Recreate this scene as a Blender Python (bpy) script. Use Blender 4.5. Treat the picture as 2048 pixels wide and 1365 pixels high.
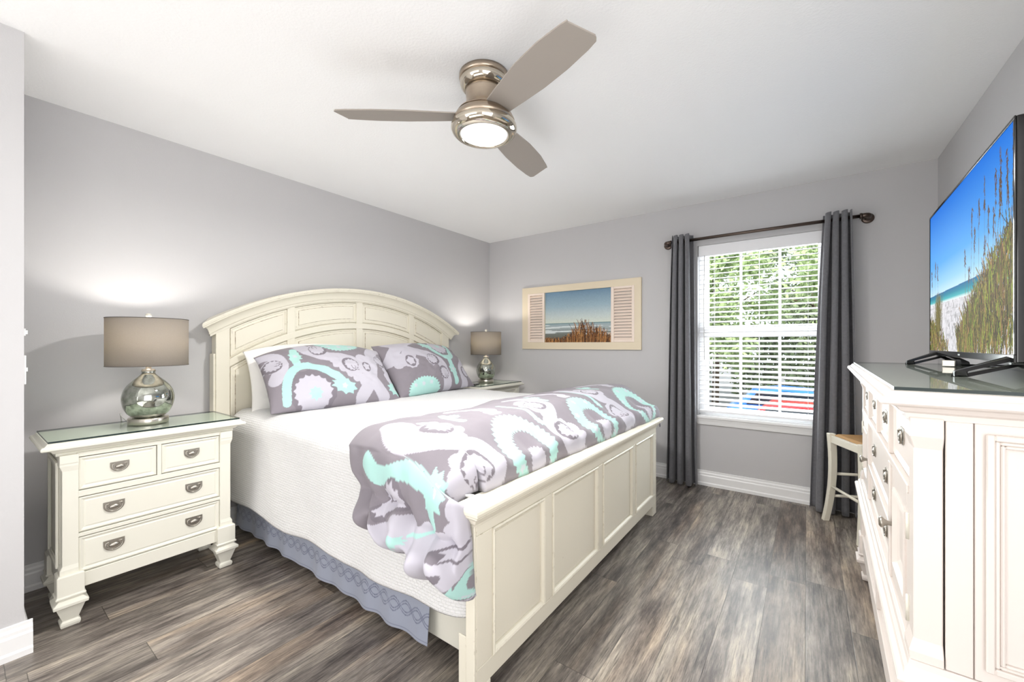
import bpy, math, random
import numpy as np
from math import sin, cos, pi, radians
from mathutils import Vector, Matrix

for o in list(bpy.data.objects):
    bpy.data.objects.remove(o)
scene = bpy.context.scene
col = scene.collection
random.seed(4)
rng = np.random.default_rng(11)

# ------------------------------------------------------------------ camera, world, sun, area lights, exposure
cam_d = bpy.data.cameras.new('camera')
cam = bpy.data.objects.new('camera', cam_d)
col.objects.link(cam)
cam_d.sensor_width = 36.0
cam_d.lens = 811.0 / 2048 * 36.0
cam_d.shift_y = 6.75 / 2048
cam_d.clip_start = 0.02
cam.location = (3.103, -3.8117, 1.2134)
cam.rotation_euler = (radians(90), 0, 0.628)
scene.camera = cam
scene.view_settings.view_transform = 'Standard'
scene.view_settings.look = 'None'
scene.view_settings.gamma = 1.0
scene.view_settings.use_curve_mapping = False
scene.view_settings.exposure = 0.34
scene.cycles.use_denoising = True
scene.cycles.max_bounces = 10
scene.cycles.diffuse_bounces = 6
scene.cycles.transparent_max_bounces = 24
scene.cycles.caustics_reflective = False
scene.cycles.caustics_refractive = False
scene.cycles.sample_clamp_indirect = 6.0

world = bpy.data.worlds.new('sky')
scene.world = world
world.use_nodes = True
wn = world.node_tree.nodes
bg = wn['Background']
bg.inputs['Color'].default_value = (0.86, 0.94, 1.0, 1)
bg.inputs['Strength'].default_value = 1.8


def light(name, kind, loc, rot, energy, color=(1, 1, 1), **kw):
    d = bpy.data.lights.new(name, kind)
    d.energy = energy
    d.color = color
    for k, v in kw.items():
        setattr(d, k, v)
    o = bpy.data.objects.new(name, d)
    o.location = loc
    o.rotation_euler = rot
    col.objects.link(o)
    return o


light('sun', 'SUN', (3, -6, 12), (radians(48), 0, radians(-20)), 3.2, (1.0, 0.96, 0.9), angle=0.02)
# daylight coming through the window
light('window_daylight', 'AREA', (2.79, 0.40, 1.35), (radians(90), 0, radians(180)), 62, (0.95, 0.98, 1.0),
      shape='RECTANGLE', size=1.2, size_y=1.7)
# added soft fill light well behind the camera, facing down the room
light('room_fill', 'AREA', (2.2, -8.4, 1.3), (radians(90), 0, 0), 40, (1.0, 0.985, 0.97),
      shape='RECTANGLE', size=3.0, size_y=2.2)
# fill panel added at the right wall to brighten the footboard
light('side_fill', 'AREA', (3.79, -4.2, 1.3), (radians(90), 0, radians(90)), 30, (1.0, 0.99, 0.98),
      shape='RECTANGLE', size=2.0, size_y=1.8)
# extra fill added on the left, behind the jutting corner, toward the right wall
light('left_fill', 'AREA', (0.64, -5.6, 1.3), (radians(90), 0, radians(-70)), 60, (1.0, 0.99, 0.98),
      shape='RECTANGLE', size=2.2, size_y=1.9)
# unseen up-facing fill added just above the floor to lift the ceiling
light('ceiling_fill', 'AREA', (2.3, -4.7, 0.06), (radians(172), 0, 0), 30, (1.0, 0.99, 0.98),
      shape='RECTANGLE', size=2.4, size_y=2.0)
# the fan's own light
light('fan_light', 'AREA', (1.912, -2.388, 2.148), (0, 0, 0), 32, (1.0, 0.98, 0.95), shape='DISK', size=0.2)


# ------------------------------------------------------------------ colour + material helpers
def lin(c):
    c = np.asarray(c, float) / 255.0
    return np.where(c <= 0.04045, c / 12.92, ((c + 0.055) / 1.055) ** 2.4)


def rgb(*c):
    return tuple(float(x) for x in lin(c)) + (1.0,)


MATS = {}


class NT:
    """tiny node-tree helper"""
    def __init__(self, name):
        self.m = bpy.data.materials.new(name)
        self.m.use_nodes = True
        self.t = self.m.node_tree
        self.b = self.t.nodes['Principled BSDF']
        self.out = self.t.nodes['Material Output']
        MATS[name] = self.m

    def n(self, kind, **kw):
        nd = self.t.nodes.new(kind)
        for k, v in kw.items():
            setattr(nd, k, v)
        return nd

    def l(self, a, b):
        self.t.links.new(a, b)

    def val(self, s, v):
        if isinstance(v, (int, float, tuple, list)):
            s.default_value = v
        else:
            self.l(v, s)

    def math(self, op, a, b=0.0, c=None):
        nd = self.n('ShaderNodeMath', operation=op)
        self.val(nd.inputs[0], a)
        self.val(nd.inputs[1], b)
        if c is not None:
            self.val(nd.inputs[2], c)
        return nd.outputs[0]

    def coords(self, kind='Object', scale=(1, 1, 1)):
        tc = self.n('ShaderNodeTexCoord')
        mp = self.n('ShaderNodeMapping')
        mp.inputs['Scale'].default_value = scale
        self.l(tc.outputs[kind], mp.inputs['Vector'])
        return mp.outputs[0]

    def noise(self, vec, scale, detail=4, rough=0.55):
        nd = self.n('ShaderNodeTexNoise')
        nd.inputs['Scale'].default_value = scale
        nd.inputs['Detail'].default_value = detail
        nd.inputs['Roughness'].default_value = rough
        self.l(vec, nd.inputs['Vector'])
        return nd.outputs['Fac']

    def ramp(self, fac, stops, interp='LINEAR'):
        nd = self.n('ShaderNodeValToRGB')
        cr = nd.color_ramp
        cr.interpolation = interp
        while len(cr.elements) < len(stops):
            cr.elements.new(0.5)
        for e, (p, c) in zip(cr.elements, stops):
            e.position = p
            e.color = c if not isinstance(c, (int, float)) else (c, c, c, 1)
        self.l(fac, nd.inputs['Fac'])
        return nd.outputs['Color']

    def mix(self, fac, a, b, blend='MIX'):
        nd = self.n('ShaderNodeMix', data_type='RGBA', blend_type=blend)
        self.val(nd.inputs[0], fac)
        self.val(nd.inputs[6], a)
        self.val(nd.inputs[7], b)
        return nd.outputs[2]

    def bump(self, h, strength, dist=0.01):
        nd = self.n('ShaderNodeBump')
        nd.inputs['Strength'].default_value = strength
        nd.inputs['Distance'].default_value = dist
        self.l(h, nd.inputs['Height'])
        self.l(nd.outputs[0], self.b.inputs['Normal'])

    def set(self, color=None, rough=None, metal=None, spec=None):
        if color is not None:
            self.val(self.b.inputs['Base Color'], color)
        if rough is not None:
            self.val(self.b.inputs['Roughness'], rough)
        if metal is not None:
            self.b.inputs['Metallic'].default_value = metal
        if spec is not None:
            self.b.inputs['Specular IOR Level'].default_value = spec
        return self


def simple(name, c, rough=0.5, metal=0.0, spec=0.5):
    return NT(name).set(c, rough, metal, spec).m


def m_paint(name, c, bump_scale=220, strength=0.12, var=0.02):
    t = NT(name)
    v = t.coords()
    t.set(t.mix(t.noise(v, 3.0), c, tuple(x * (1 - var) for x in c[:3]) + (1,)), 0.75, 0, 0.25)
    t.bump(t.noise(v, bump_scale, 3), strength, 0.004)
    return t.m


def m_cream(name, c, worn=0.5, edge=0.0):
    t = NT(name)
    v = t.coords()
    n1 = t.noise(v, 3.0, 3)
    base = t.mix(n1, c, tuple(x * 0.95 for x in c[:3]) + (1,))
    # rubbed-through scuffs: small elongated specks
    vs = t.coords('Object', (30, 9, 30))
    sp = t.noise(vs, 2.2, 5, 0.7)
    area = t.noise(v, 2.1, 2)
    m = t.math('MULTIPLY', t.ramp(sp, [(0.70, 0.0), (0.735, 1.0)]), t.ramp(area, [(0.52, 0.0), (0.62, worn)]))
    if edge:
        # paint rubbed off along sharp edges, broken up by noise
        bv = t.n('ShaderNodeBevel', samples=4)
        bv.inputs['Radius'].default_value = 0.0035
        ge = t.n('ShaderNodeNewGeometry')
        dp = t.n('ShaderNodeVectorMath', operation='DOT_PRODUCT')
        t.l(bv.outputs[0], dp.inputs[0]); t.l(ge.outputs['Normal'], dp.inputs[1])
        em = t.ramp(dp.outputs['Value'], [(0.90, 1.0), (0.985, 0.0)])
        br = t.ramp(t.noise(t.coords('Object', (14, 14, 14)), 2.3, 5, 0.7), [(0.55, 0.0), (0.63, edge)])
        m = t.math('MAXIMUM', m, t.math('MULTIPLY', em, br))
    t.set(t.mix(m, base, rgb(112, 84, 58)), 0.42, 0, 0.4)
    t.bump(t.noise(t.coords('Object', (40, 4, 40)), 4, 3), 0.03, 0.002)
    return t.m


def m_metal(name, c, rough):
    t = NT(name)
    n = t.noise(t.coords('Object', (4, 4, 90)), 9, 3)
    t.set(t.mix(n, c, tuple(x * 0.8 for x in c[:3]) + (1,)), rough, 1.0)
    return t.m


def m_attr(name, rough=0.8, emit=0.0, bump_scale=0, bump=0.0, spec=0.25, sheen=0.0):
    t = NT(name)
    a = t.n('ShaderNodeAttribute', attribute_name='pattern')
    t.set(a.outputs['Color'], rough, 0, spec)
    if emit:
        t.l(a.outputs['Color'], t.b.inputs['Emission Color'])
        t.b.inputs['Emission Strength'].default_value = emit
    if bump:
        t.bump(t.noise(t.coords(), bump_scale, 3), bump, 0.003)
    if sheen:
        t.b.inputs['Sheen Weight'].default_value = sheen
    return t.m


def m_glass(name, tint, f0=1.5, rough=0.0):
    t = NT(name)
    t.t.nodes.remove(t.b)
    tr = t.n('ShaderNodeBsdfTransparent')
    tr.inputs[0].default_value = tint
    gl = t.n('ShaderNodeBsdfGlossy')
    gl.inputs['Roughness'].default_value = rough
    fr = t.n('ShaderNodeFresnel')
    fr.inputs['IOR'].default_value = f0
    mx = t.n('ShaderNodeMixShader')
    ge = t.n('ShaderNodeNewGeometry')
    t.l(t.math('MULTIPLY', fr.outputs[0], t.math('SUBTRACT', 1.0, ge.outputs['Backfacing'])), mx.inputs[0])
    t.l(tr.outputs[0], mx.inputs[1])
    t.l(gl.outputs[0], mx.inputs[2])
    t.l(mx.outputs[0], t.out.inputs['Surface'])
    return t.m


def m_fabric(name, c, c2, scale=500, rough=0.9, bump=0.25, heather=0.5):
    t = NT(name)
    v = t.coords('Object', (1, 1, 0.35))
    n = t.noise(v, scale, 2, 0.7)
    n2 = t.noise(t.coords(), 60, 4)
    f = t.math('MULTIPLY', t.math('ADD', n, n2), heather)
    t.set(t.mix(f, c, c2), rough, 0, 0.15)
    t.bump(n, bump, 0.002)
    t.b.inputs['Sheen Weight'].default_value = 0.25
    return t.m


def m_floor():
    t = NT('plank_floor')
    tc = t.n('ShaderNodeTexCoord')
    sp = t.n('ShaderNodeSeparateXYZ')
    t.l(tc.outputs['Object'], sp.inputs[0])
    W, Lp = 0.155, 1.22
    px = t.math('DIVIDE', sp.outputs[0], W)
    row = t.math('FLOOR', px)
    fx = t.math('FRACT', px)
    wn1 = t.n('ShaderNodeTexWhiteNoise', noise_dimensions='1D')
    t.l(row, wn1.inputs['W'])
    py = t.math('ADD', t.math('DIVIDE', sp.outputs[1], Lp), t.math('MULTIPLY', wn1.outputs['Value'], 7.3))
    seg = t.math('FLOOR', py)
    fy = t.math('FRACT', py)
    idn = t.math('ADD', t.math('MULTIPLY', row, 17.13), t.math('MULTIPLY', seg, 5.71))
    wn2 = t.n('ShaderNodeTexWhiteNoise', noise_dimensions='1D')
    t.l(idn, wn2.inputs['W'])
    rnd = wn2.outputs['Value']
    # grain coordinates: stretched along the plank, shifted for every plank
    cb = t.n('ShaderNodeCombineXYZ')
    t.l(t.math('ADD', t.math('MULTIPLY', sp.outputs[0], 1.0), t.math('MULTIPLY', rnd, 31.0)), cb.inputs[0])
    t.l(t.math('MULTIPLY', sp.outputs[1], 0.06), cb.inputs[1])
    t.l(t.math('MULTIPLY', rnd, 9.0), cb.inputs[2])
    g = cb.outputs[0]
    cbl = t.n('ShaderNodeCombineXYZ')
    t.l(t.math('ADD', sp.outputs[0], t.math('MULTIPLY', rnd, 13.0)), cbl.inputs[0])
    t.l(t.math('MULTIPLY', sp.outputs[1], 0.15), cbl.inputs[1])
    t.l(t.math('MULTIPLY', rnd, 5.0), cbl.inputs[2])
    cbf = t.n('ShaderNodeCombineXYZ')
    t.l(t.math('ADD', sp.outputs[0], t.math('MULTIPLY', rnd, 23.0)), cbf.inputs[0])
    t.l(t.math('MULTIPLY', sp.outputs[1], 0.035), cbf.inputs[1])
    t.l(t.math('MULTIPLY', rnd, 3.0), cbf.inputs[2])
    broad = t.noise(cbl.outputs[0], 13.0, 8, 0.72)
    mid = t.noise(g, 70.0, 6, 0.72)
    fine = t.noise(cbf.outputs[0], 240.0, 4, 0.75)
    base = t.ramp(broad, [(0.28, rgb(56, 50, 48)), (0.40, rgb(96, 88, 83)), (0.52, rgb(136, 128, 120)),
                          (0.64, rgb(170, 160, 146)), (0.78, rgb(198, 186, 164))])
    streak = t.ramp(mid, [(0.32, 0.40), (0.46, 0.85), (0.58, 1.1), (0.72, 1.35)])
    c = t.mix(1.0, base, streak, 'MULTIPLY')
    fs = t.ramp(fine, [(0.36, 0.45), (0.47, 0.95), (0.62, 1.12)])
    c = t.mix(0.9, c, fs, 'MULTIPLY')
    tone = t.ramp(rnd, [(0.0, 0.72), (0.5, 0.95), (1.0, 1.2)])
    c = t.mix(1.0, c, tone, 'MULTIPLY')
    tan = t.mix(t.ramp(t.noise(cbl.outputs[0], 5.0, 2), [(0.52, 0.0), (0.68, 0.55)]), c, t.mix(1.0, c, (1.25, 1.04, 0.84, 1), 'MULTIPLY'))
    ex = t.math('MINIMUM', fx, t.math('SUBTRACT', 1.0, fx))
    ey = t.math('MULTIPLY', t.math('MINIMUM', fy, t.math('SUBTRACT', 1.0, fy)), Lp / W)
    e = t.math('MINIMUM', ex, ey)
    seam = t.ramp(e, [(0.0, 0.25), (0.012, 1.0)])
    c = t.mix(1.0, tan, seam, 'MULTIPLY')
    t.set(c, t.math('ADD', 0.33, t.math('MULTIPLY', fine, 0.16)), 0, 0.55)
    h = t.math('ADD', t.math('MULTIPLY', seam, 0.6), t.math('MULTIPLY', fine, 0.5))
    t.bump(h, 0.22, 0.004)
    return t.m


def m_quilt():
    t = NT('white_matelasse')
    v = t.coords('UV')
    br = t.n('ShaderNodeTexBrick')
    br.inputs['Scale'].default_value = 1.0
    br.inputs['Mortar Size'].default_value = 0.003
    br.inputs['Mortar Smooth'].default_value = 1.0
    br.inputs['Brick Width'].default_value = 0.022
    br.inputs['Row Height'].default_value = 0.012
    t.l(v, br.inputs['Vector'])
    inv = t.math('SUBTRACT', 1.0, br.outputs['Fac'])
    h = t.math('ADD', t.math('MULTIPLY', inv, 0.5), t.math('MULTIPLY', t.noise(v, 60, 4), 0.9))
    t.set(rgb(228, 228, 228), 0.85, 0, 0.2)
    t.bump(h, 0.55, 0.008)
    t.b.inputs['Sheen Weight'].default_value = 0.2
    return t.m


def m_leaf(name, a, b):
    t = NT(name)
    t.set(t.mix(t.noise(t.coords(), 1.6, 3), a, b), 0.6)
    return t.m


def m_shade():
    t = NT('taupe_linen_shade')
    v = t.coords('Object', (1, 1, 3))
    n = t.noise(v, 260, 2, 0.7)
    c = t.mix(n, rgb(150, 142, 134), rgb(176, 168, 160))
    t.set(c, 0.9, 0, 0.1)
    tl = t.n('ShaderNodeBsdfTranslucent')
    tl.inputs[0].default_value = (0.52, 0.46, 0.33, 1)
    mx = t.n('ShaderNodeMixShader')
    mx.inputs[0].default_value = 0.22
    t.l(t.b.outputs[0], mx.inputs[1])
    t.l(tl.outputs[0], mx.inputs[2])
    t.l(mx.outputs[0], t.out.inputs['Surface'])
    return t.m


def m_mercury():
    t = NT('mercury_glass')
    v = t.coords()
    n = t.noise(v, 45, 4)
    c = t.mix(t.ramp(n, [(0.4, 0.0), (0.7, 1.0)]), (0.50, 0.52, 0.47, 1), (0.30, 0.32, 0.27, 1))
    t.set(c, 0.06, 0.95)
    t.bump(t.noise(v, 20, 2), 0.06, 0.01)
    return t.m


def m_rush():
    t = NT('rush_weave')
    w = t.n('ShaderNodeTexWave', wave_type='BANDS', bands_direction='DIAGONAL')
    w.inputs['Scale'].default_value = 60
    w.inputs['Distortion'].default_value = 2
    t.l(t.coords(), w.inputs['Vector'])
    t.set(t.mix(w.outputs['Fac'], rgb(150, 104, 58), rgb(214, 172, 112)), 0.7)
    t.bump(w.outputs['Fac'], 0.6, 0.004)
    return t.m


GREY = rgb(198, 197, 198)
m_wall = m_paint('grey_wall_paint', GREY, 160, 0.10)
m_ceil = m_paint('white_textured_ceiling', rgb(248, 248, 248), 95, 0.28, 0.01)
m_trim = simple('white_trim_gloss', rgb(240, 240, 240), 0.35)
m_vinyl = simple('white_vinyl', rgb(242, 243, 244), 0.4)
m_floor_ = m_floor()
M_CREAM = m_cream('distressed_cream_paint', rgb(228, 223, 207), 0.6, 0.85)
M_GLAZE = NT('cream_with_brown_glaze')
_n = M_GLAZE.noise(M_GLAZE.coords('Object', (9, 9, 9)), 2.5, 4, 0.7)
M_GLAZE.set(M_GLAZE.mix(M_GLAZE.ramp(_n, [(0.42, 0.0), (0.58, 0.75)]), rgb(214, 206, 186), rgb(112, 88, 64)), 0.5, 0, 0.3)
M_GLAZE = M_GLAZE.m
M_CREAM2 = m_cream('cream_paint', rgb(228, 226, 214), 0.1)
M_DRESS = m_cream('dresser_white_paint', rgb(228, 220, 214), 0.15)
M_WORN = simple('rubbed_brown_edge', rgb(140, 104, 70), 0.6)
M_PEWTER = m_metal('pewter_pull', (0.50, 0.47, 0.42, 1), 0.36)
M_BRONZE = m_metal('dark_bronze', (0.13, 0.10, 0.085, 1), 0.35)
M_NICKEL = m_metal('brushed_nickel', (0.66, 0.62, 0.55, 1), 0.28)
M_FANBODY = m_metal('brushed_bronze_nickel', (0.52, 0.43, 0.34, 1), 0.30)
M_CHROME = simple('polished_nickel', (0.60, 0.54, 0.45, 1), 0.09, 1.0)
M_BLADE = simple('taupe_blade', rgb(158, 150, 142), 0.5)
M_GLASS = m_glass('clear_glass', (0.93, 0.97, 0.945, 1))
M_GLEDGE = simple('green_glass_edge', rgb(12, 34, 33), 0.3)
M_PANE = m_glass('window_pane', (0.97, 0.985, 0.98, 1), 1.2)
M_MERC = m_mercury()
M_SHADE = m_shade()
M_QUILT = m_quilt()
M_PATT = m_attr('medallion_print_cotton', 0.75, 0, 180, 0.05, 0.25, 0.15)
M_SKIRT = m_attr('blue_grey_satin', 0.45, 0, 0, 0, 0.4, 0.2)
M_PAINTING = m_attr('beach_print', 0.6)
M_SCREEN = m_attr('lit_screen', 0.5, 0.92, spec=0.015)
M_SCREEN.node_tree.nodes['Principled BSDF'].inputs['Base Color'].default_value = (0.01, 0.01, 0.012, 1)
for _l in list(M_SCREEN.node_tree.links):
    if _l.to_socket.name == 'Base Color': M_SCREEN.node_tree.links.remove(_l)
M_CURT = m_fabric('charcoal_heather_linen', rgb(84, 84, 88), rgb(136, 136, 140), 420)
M_PILLOW = simple('white_cotton', rgb(240, 238, 234), 0.85)
M_BLACK = simple('black_plastic', rgb(14, 14, 15), 0.3)
M_BLACKG = simple('gloss_black_plastic', rgb(10, 10, 11), 0.12)
M_SILVER = simple('silver_trim', rgb(205, 214, 220), 0.2, 0.9)
M_LENS = NT('frosted_lens').set(rgb(245, 245, 245), 0.35, 0, 0.4)
M_LENS.b.inputs['Subsurface Weight'].default_value = 0.2
M_LENS.b.inputs['Emission Color'].default_value = (1, 0.99, 0.97, 1)
M_LENS.b.inputs['Emission Strength'].default_value = 0.45
M_LENS = M_LENS.m
M_SLAT = NT('white_blind_slat').set(rgb(244, 244, 246), 0.45).m
M_IVORY = m_cream('ivory_shutter_paint', rgb(228, 214, 188), 0.05)
M_LOUV = simple('pale_louver_paint', rgb(238, 222, 208), 0.6)
M_RUSH = m_rush()
M_CORD = simple('white_cord', rgb(225, 225, 222), 0.6)
M_CAR_RED = simple('red_car_paint', rgb(196, 40, 48), 0.25)
M_CAR_BLUE = simple('blue_car_paint', rgb(60, 128, 214), 0.25)
M_TYRE = simple('tyre_rubber', rgb(30, 30, 32), 0.8)
M_CARGL = simple('car_glass', rgb(40, 48, 56), 0.05)
M_BARK = simple('bark', rgb(110, 92, 76), 0.9)
M_LEAF1 = m_leaf('leaf_green', rgb(158, 182, 120), rgb(206, 218, 168))
M_LEAF2 = m_leaf('leaf_dark', rgb(118, 136, 100), rgb(168, 180, 140))
M_GROUND = m_paint('pale_driveway', rgb(138, 136, 136), 40, 0.2)


# ------------------------------------------------------------------ mesh helpers
class MB:
    def __init__(self):
        self.v, self.f, self.mi, self.sm = [], [], [], []

    def add(self, verts, faces, mi=0, smooth=False):
        k = len(self.v)
        self.v += [tuple(map(float, p)) for p in verts]
        self.f += [tuple(i + k for i in f) for f in faces]
        self.mi += [mi] * len(faces)
        self.sm += [smooth] * len(faces)
        return self

    def box(self, x0, x1, y0, y1, z0, z1, mi=0):
        v = [(x, y, z) for z in (z0, z1) for y in (y0, y1) for x in (x0, x1)]
        return self.add(v, [(0, 2, 3, 1), (4, 5, 7, 6), (0, 1, 5, 4), (2, 6, 7, 3), (0, 4, 6, 2), (1, 3, 7, 5)], mi)

    def frustum(self, a, za, b, zb, mi=0):
        """rectangle a=(x0,x1,y0,y1) at za to b at zb"""
        v = [(a[0], a[2], za), (a[1], a[2], za), (a[1], a[3], za), (a[0], a[3], za),
             (b[0], b[2], zb), (b[1], b[2], zb), (b[1], b[3], zb), (b[0], b[3], zb)]
        return self.add(v, [(3, 2, 1, 0), (4, 5, 6, 7), (0, 1, 5, 4), (1, 2, 6, 5), (2, 3, 7, 6), (3, 0, 4, 7)], mi)

    def rings(self, rects, mi=0):
        """stack of rectangles (x0,x1,y0,y1,z) lofted bottom to top"""
        v = []
        for (x0, x1, y0, y1, z) in rects:
            v += [(x0, y0, z), (x1, y0, z), (x1, y1, z), (x0, y1, z)]
        f = [(3, 2, 1, 0)]
        n = len(rects)
        for i in range(n - 1):
            for k in range(4):
                a, b = i * 4 + k, i * 4 + (k + 1) % 4
                f.append((a, b, b + 4, a + 4))
        f.append(tuple(range((n - 1) * 4, n * 4)))
        return self.add(v, f, mi)

    def lathe(self, prof, c=(0, 0, 0), n=48, mi=0, smooth=True, cap0=True, cap1=True, axis='z'):
        v, f = [], []
        for (r, z) in prof:
            for k in range(n):
                a = 2 * pi * k / n
                p = (r * cos(a), r * sin(a), z)
                if axis == 'x':
                    p = (p[2], p[0], p[1])
                elif axis == 'y':
                    p = (p[1], p[2], p[0])
                v.append((c[0] + p[0], c[1] + p[1], c[2] + p[2]))
        for i in range(len(prof) - 1):
            for k in range(n):
                a, b = i * n + k, i * n + (k + 1) % n
                f.append((a, b, b + n, a + n))
        self.add(v, f, mi, smooth)
        k0 = len(self.v) - len(v)
        if cap0:
            self.f.append(tuple(k0 + k for k in range(n - 1, -1, -1))); self.mi.append(mi); self.sm.append(False)
        if cap1:
            self.f.append(tuple(k0 + (len(prof) - 1) * n + k for k in range(n))); self.mi.append(mi); self.sm.append(False)
        return self

    def tube(self, pts, r, n=10, mi=0, closed=False):
        pts = [Vector(p) for p in pts]
        m = len(pts)
        v, f = [], []
        up = None
        for i, p in enumerate(pts):
            a = pts[(i - 1) % m] if (closed or i > 0) else p
            b = pts[(i + 1) % m] if (closed or i < m - 1) else p
            d = (b - a).normalized()
            if up is None:
                up = Vector((0, 0, 1)) if abs(d.z) < 0.9 else Vector((1, 0, 0))
            s = d.cross(up).normalized()
            up = s.cross(d).normalized()
            rr = r[i] if isinstance(r, (list, tuple)) else r
            for k in range(n):
                t = 2 * pi * k / n
                v.append(p + (s * cos(t) + up * sin(t)) * rr)
        for i in range(m if closed else m - 1):
            j = (i + 1) % m
            for k in range(n):
                k2 = (k + 1) % n
                f.append((i * n + k, i * n + k2, j * n + k2, j * n + k))
        if not closed:
            f.append(tuple(range(n - 1, -1, -1)))
            f.append(tuple((m - 1) * n + k for k in range(n)))
        return self.add(v, f, mi, True)

    def prism(self, poly, h0, h1, axis='z', mi=0, smooth=False):
        """poly = 2-D points; axis x: poly is (y,z); axis y: (x,z); axis z: (x,y)"""
        n = len(poly)
        def P(p, h):
            return {'x': (h, p[0], p[1]), 'y': (p[0], h, p[1]), 'z': (p[0], p[1], h)}[axis]
        v = [P(p, h0) for p in poly] + [P(p, h1) for p in poly]
        f = [tuple(range(n - 1, -1, -1)), tuple(range(n, 2 * n))]
        self.add(v, f, mi)
        k0 = len(self.v) - 2 * n
        for i in range(n):
            j = (i + 1) % n
            self.f.append((k0 + i, k0 + j, k0 + n + j, k0 + n + i)); self.mi.append(mi); self.sm.append(smooth)
        return self

    def build(self, name, mat, parent=None, loc=None, bevel=0.0, seg=2):
        me = bpy.data.meshes.new(name)
        me.from_pydata(self.v, [], self.f)
        mats = mat if isinstance(mat, (list, tuple)) else [mat]
        for m in mats:
            me.materials.append(m)
        me.polygons.foreach_set('material_index', self.mi)
        me.polygons.foreach_set('use_smooth', self.sm)
        import bmesh
        bm = bmesh.new(); bm.from_mesh(me)
        bmesh.ops.recalc_face_normals(bm, faces=bm.faces)
        bm.to_mesh(me); bm.free()
        me.update()
        return link(name, me, parent, loc, bevel, seg)


def link(name, me, parent=None, loc=None, bevel=0.0, seg=2):
    o = bpy.data.objects.new(name, me)
    col.objects.link(o)
    if parent is not None:
        o.parent = parent
    if loc is not None:
        o.location = loc
    if bevel:
        b = o.modifiers.new('bevel', 'BEVEL')
        b.width = bevel
        b.segments = seg
        b.limit_method = 'ANGLE'
        b.angle_limit = radians(40)
        for p in me.polygons:
            pass
    return o


def grid(name, X, Y, Z, mat, parent=None, colors=None, uv=None, closed_u=False, smooth=True, loc=None, solid=0.0):
    """X,Y,Z arrays (m,n); colors (m,n,3) linear"""
    m, n = X.shape
    co = np.stack([X, Y, Z], -1).reshape(-1, 3).astype(np.float32)
    idx = np.arange(m * n).reshape(m, n)
    a = idx[:-1, :-1]; b = idx[:-1, 1:]; c = idx[1:, 1:]; d = idx[1:, :-1]
    if closed_u:
        i2 = np.concatenate([idx, idx[:1]], 0)
        a = i2[:-1, :-1]; b = i2[:-1, 1:]; c = i2[1:, 1:]; d = i2[1:, :-1]
    q = np.stack([a, b, c, d], -1).reshape(-1, 4)
    me = bpy.data.meshes.new(name)
    me.vertices.add(len(co)); me.vertices.foreach_set('co', co.ravel())
    me.loops.add(q.size); me.loops.foreach_set('vertex_index', q.ravel().astype(np.int32))
    me.polygons.add(len(q))
    me.polygons.foreach_set('loop_start', (np.arange(len(q)) * 4).astype(np.int32))
    me.polygons.foreach_set('use_smooth', np.full(len(q), smooth))
    me.materials.append(mat)
    me.update(calc_edges=True)
    if colors is not None:
        at = me.color_attributes.new('pattern', 'FLOAT_COLOR', 'POINT')
        cc = np.concatenate([colors.reshape(-1, 3), np.ones((m * n, 1))], 1).astype(np.float32)
        at.data.foreach_set('color', cc.ravel())
    if uv is not None:
        ul = me.uv_layers.new(name='UVMap')
        uvv = np.stack(uv, -1).reshape(-1, 2)[q.ravel()].astype(np.float32)
        ul.data.foreach_set('uv', uvv.ravel())
    me.validate()
    o = link(name, me, parent, loc)
    if solid:
        s = o.modifiers.new('thickness', 'SOLIDIFY')
        s.thickness = solid
        s.offset = 0
    return o


def smooth_angle(o, ang=40):
    for p in o.data.polygons:
        p.use_smooth = True
    o.data.set_sharp_from_angle(angle=radians(ang))
    return o


def tag(o, label, cat, group=None, kind=None):
    o['label'] = label
    o['category'] = cat
    if group: o['group'] = group
    if kind: o['kind'] = kind
    return o


def thing(name, loc, label, cat, group=None, rz=0.0, kind=None):
    o = bpy.data.objects.new(name, None)
    o.empty_display_size = 0.1
    o.location = loc
    o.rotation_euler = (0, 0, rz)
    col.objects.link(o)
    return tag(o, label, cat, group, kind)


def copy_tree(o, parent=None):
    c = o.copy()
    col.objects.link(c)
    if parent is not None:
        c.parent = parent
    for ch in list(o.children):
        copy_tree(ch, c)
    return c


def vnoise(x, y, seed=0, octv=3):
    """smooth value noise on arrays"""
    r = np.random.default_rng(seed)
    T = r.random((64, 64))
    out = np.zeros(np.broadcast(x, y).shape); amp = 1.0; tot = 0
    x = np.asarray(x, float) + 100.0; y = np.asarray(y, float) + 100.0
    for k in range(octv):
        xi = np.floor(x).astype(int); yi = np.floor(y).astype(int)
        fx = x - xi; fy = y - yi
        fx = fx * fx * (3 - 2 * fx); fy = fy * fy * (3 - 2 * fy)
        g = lambda a, b: T[a % 64, b % 64]
        v = (g(xi, yi) * (1 - fx) + g(xi + 1, yi) * fx) * (1 - fy) + (g(xi, yi + 1) * (1 - fx) + g(xi + 1, yi + 1) * fx) * fy
        out += v * amp; tot += amp; amp *= 0.5; x = x * 2.03 + 7; y = y * 2.03 + 3
    return out / tot


# ------------------------------------------------------------------ room shell
H = 2.44
WX = 3.804
XS, YS = 0.6176, -3.649          # corner of the wall that juts in at the left
YF = -8.7


def struct(o, label, cat):
    return tag(o, label, cat, kind='structure')


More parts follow.
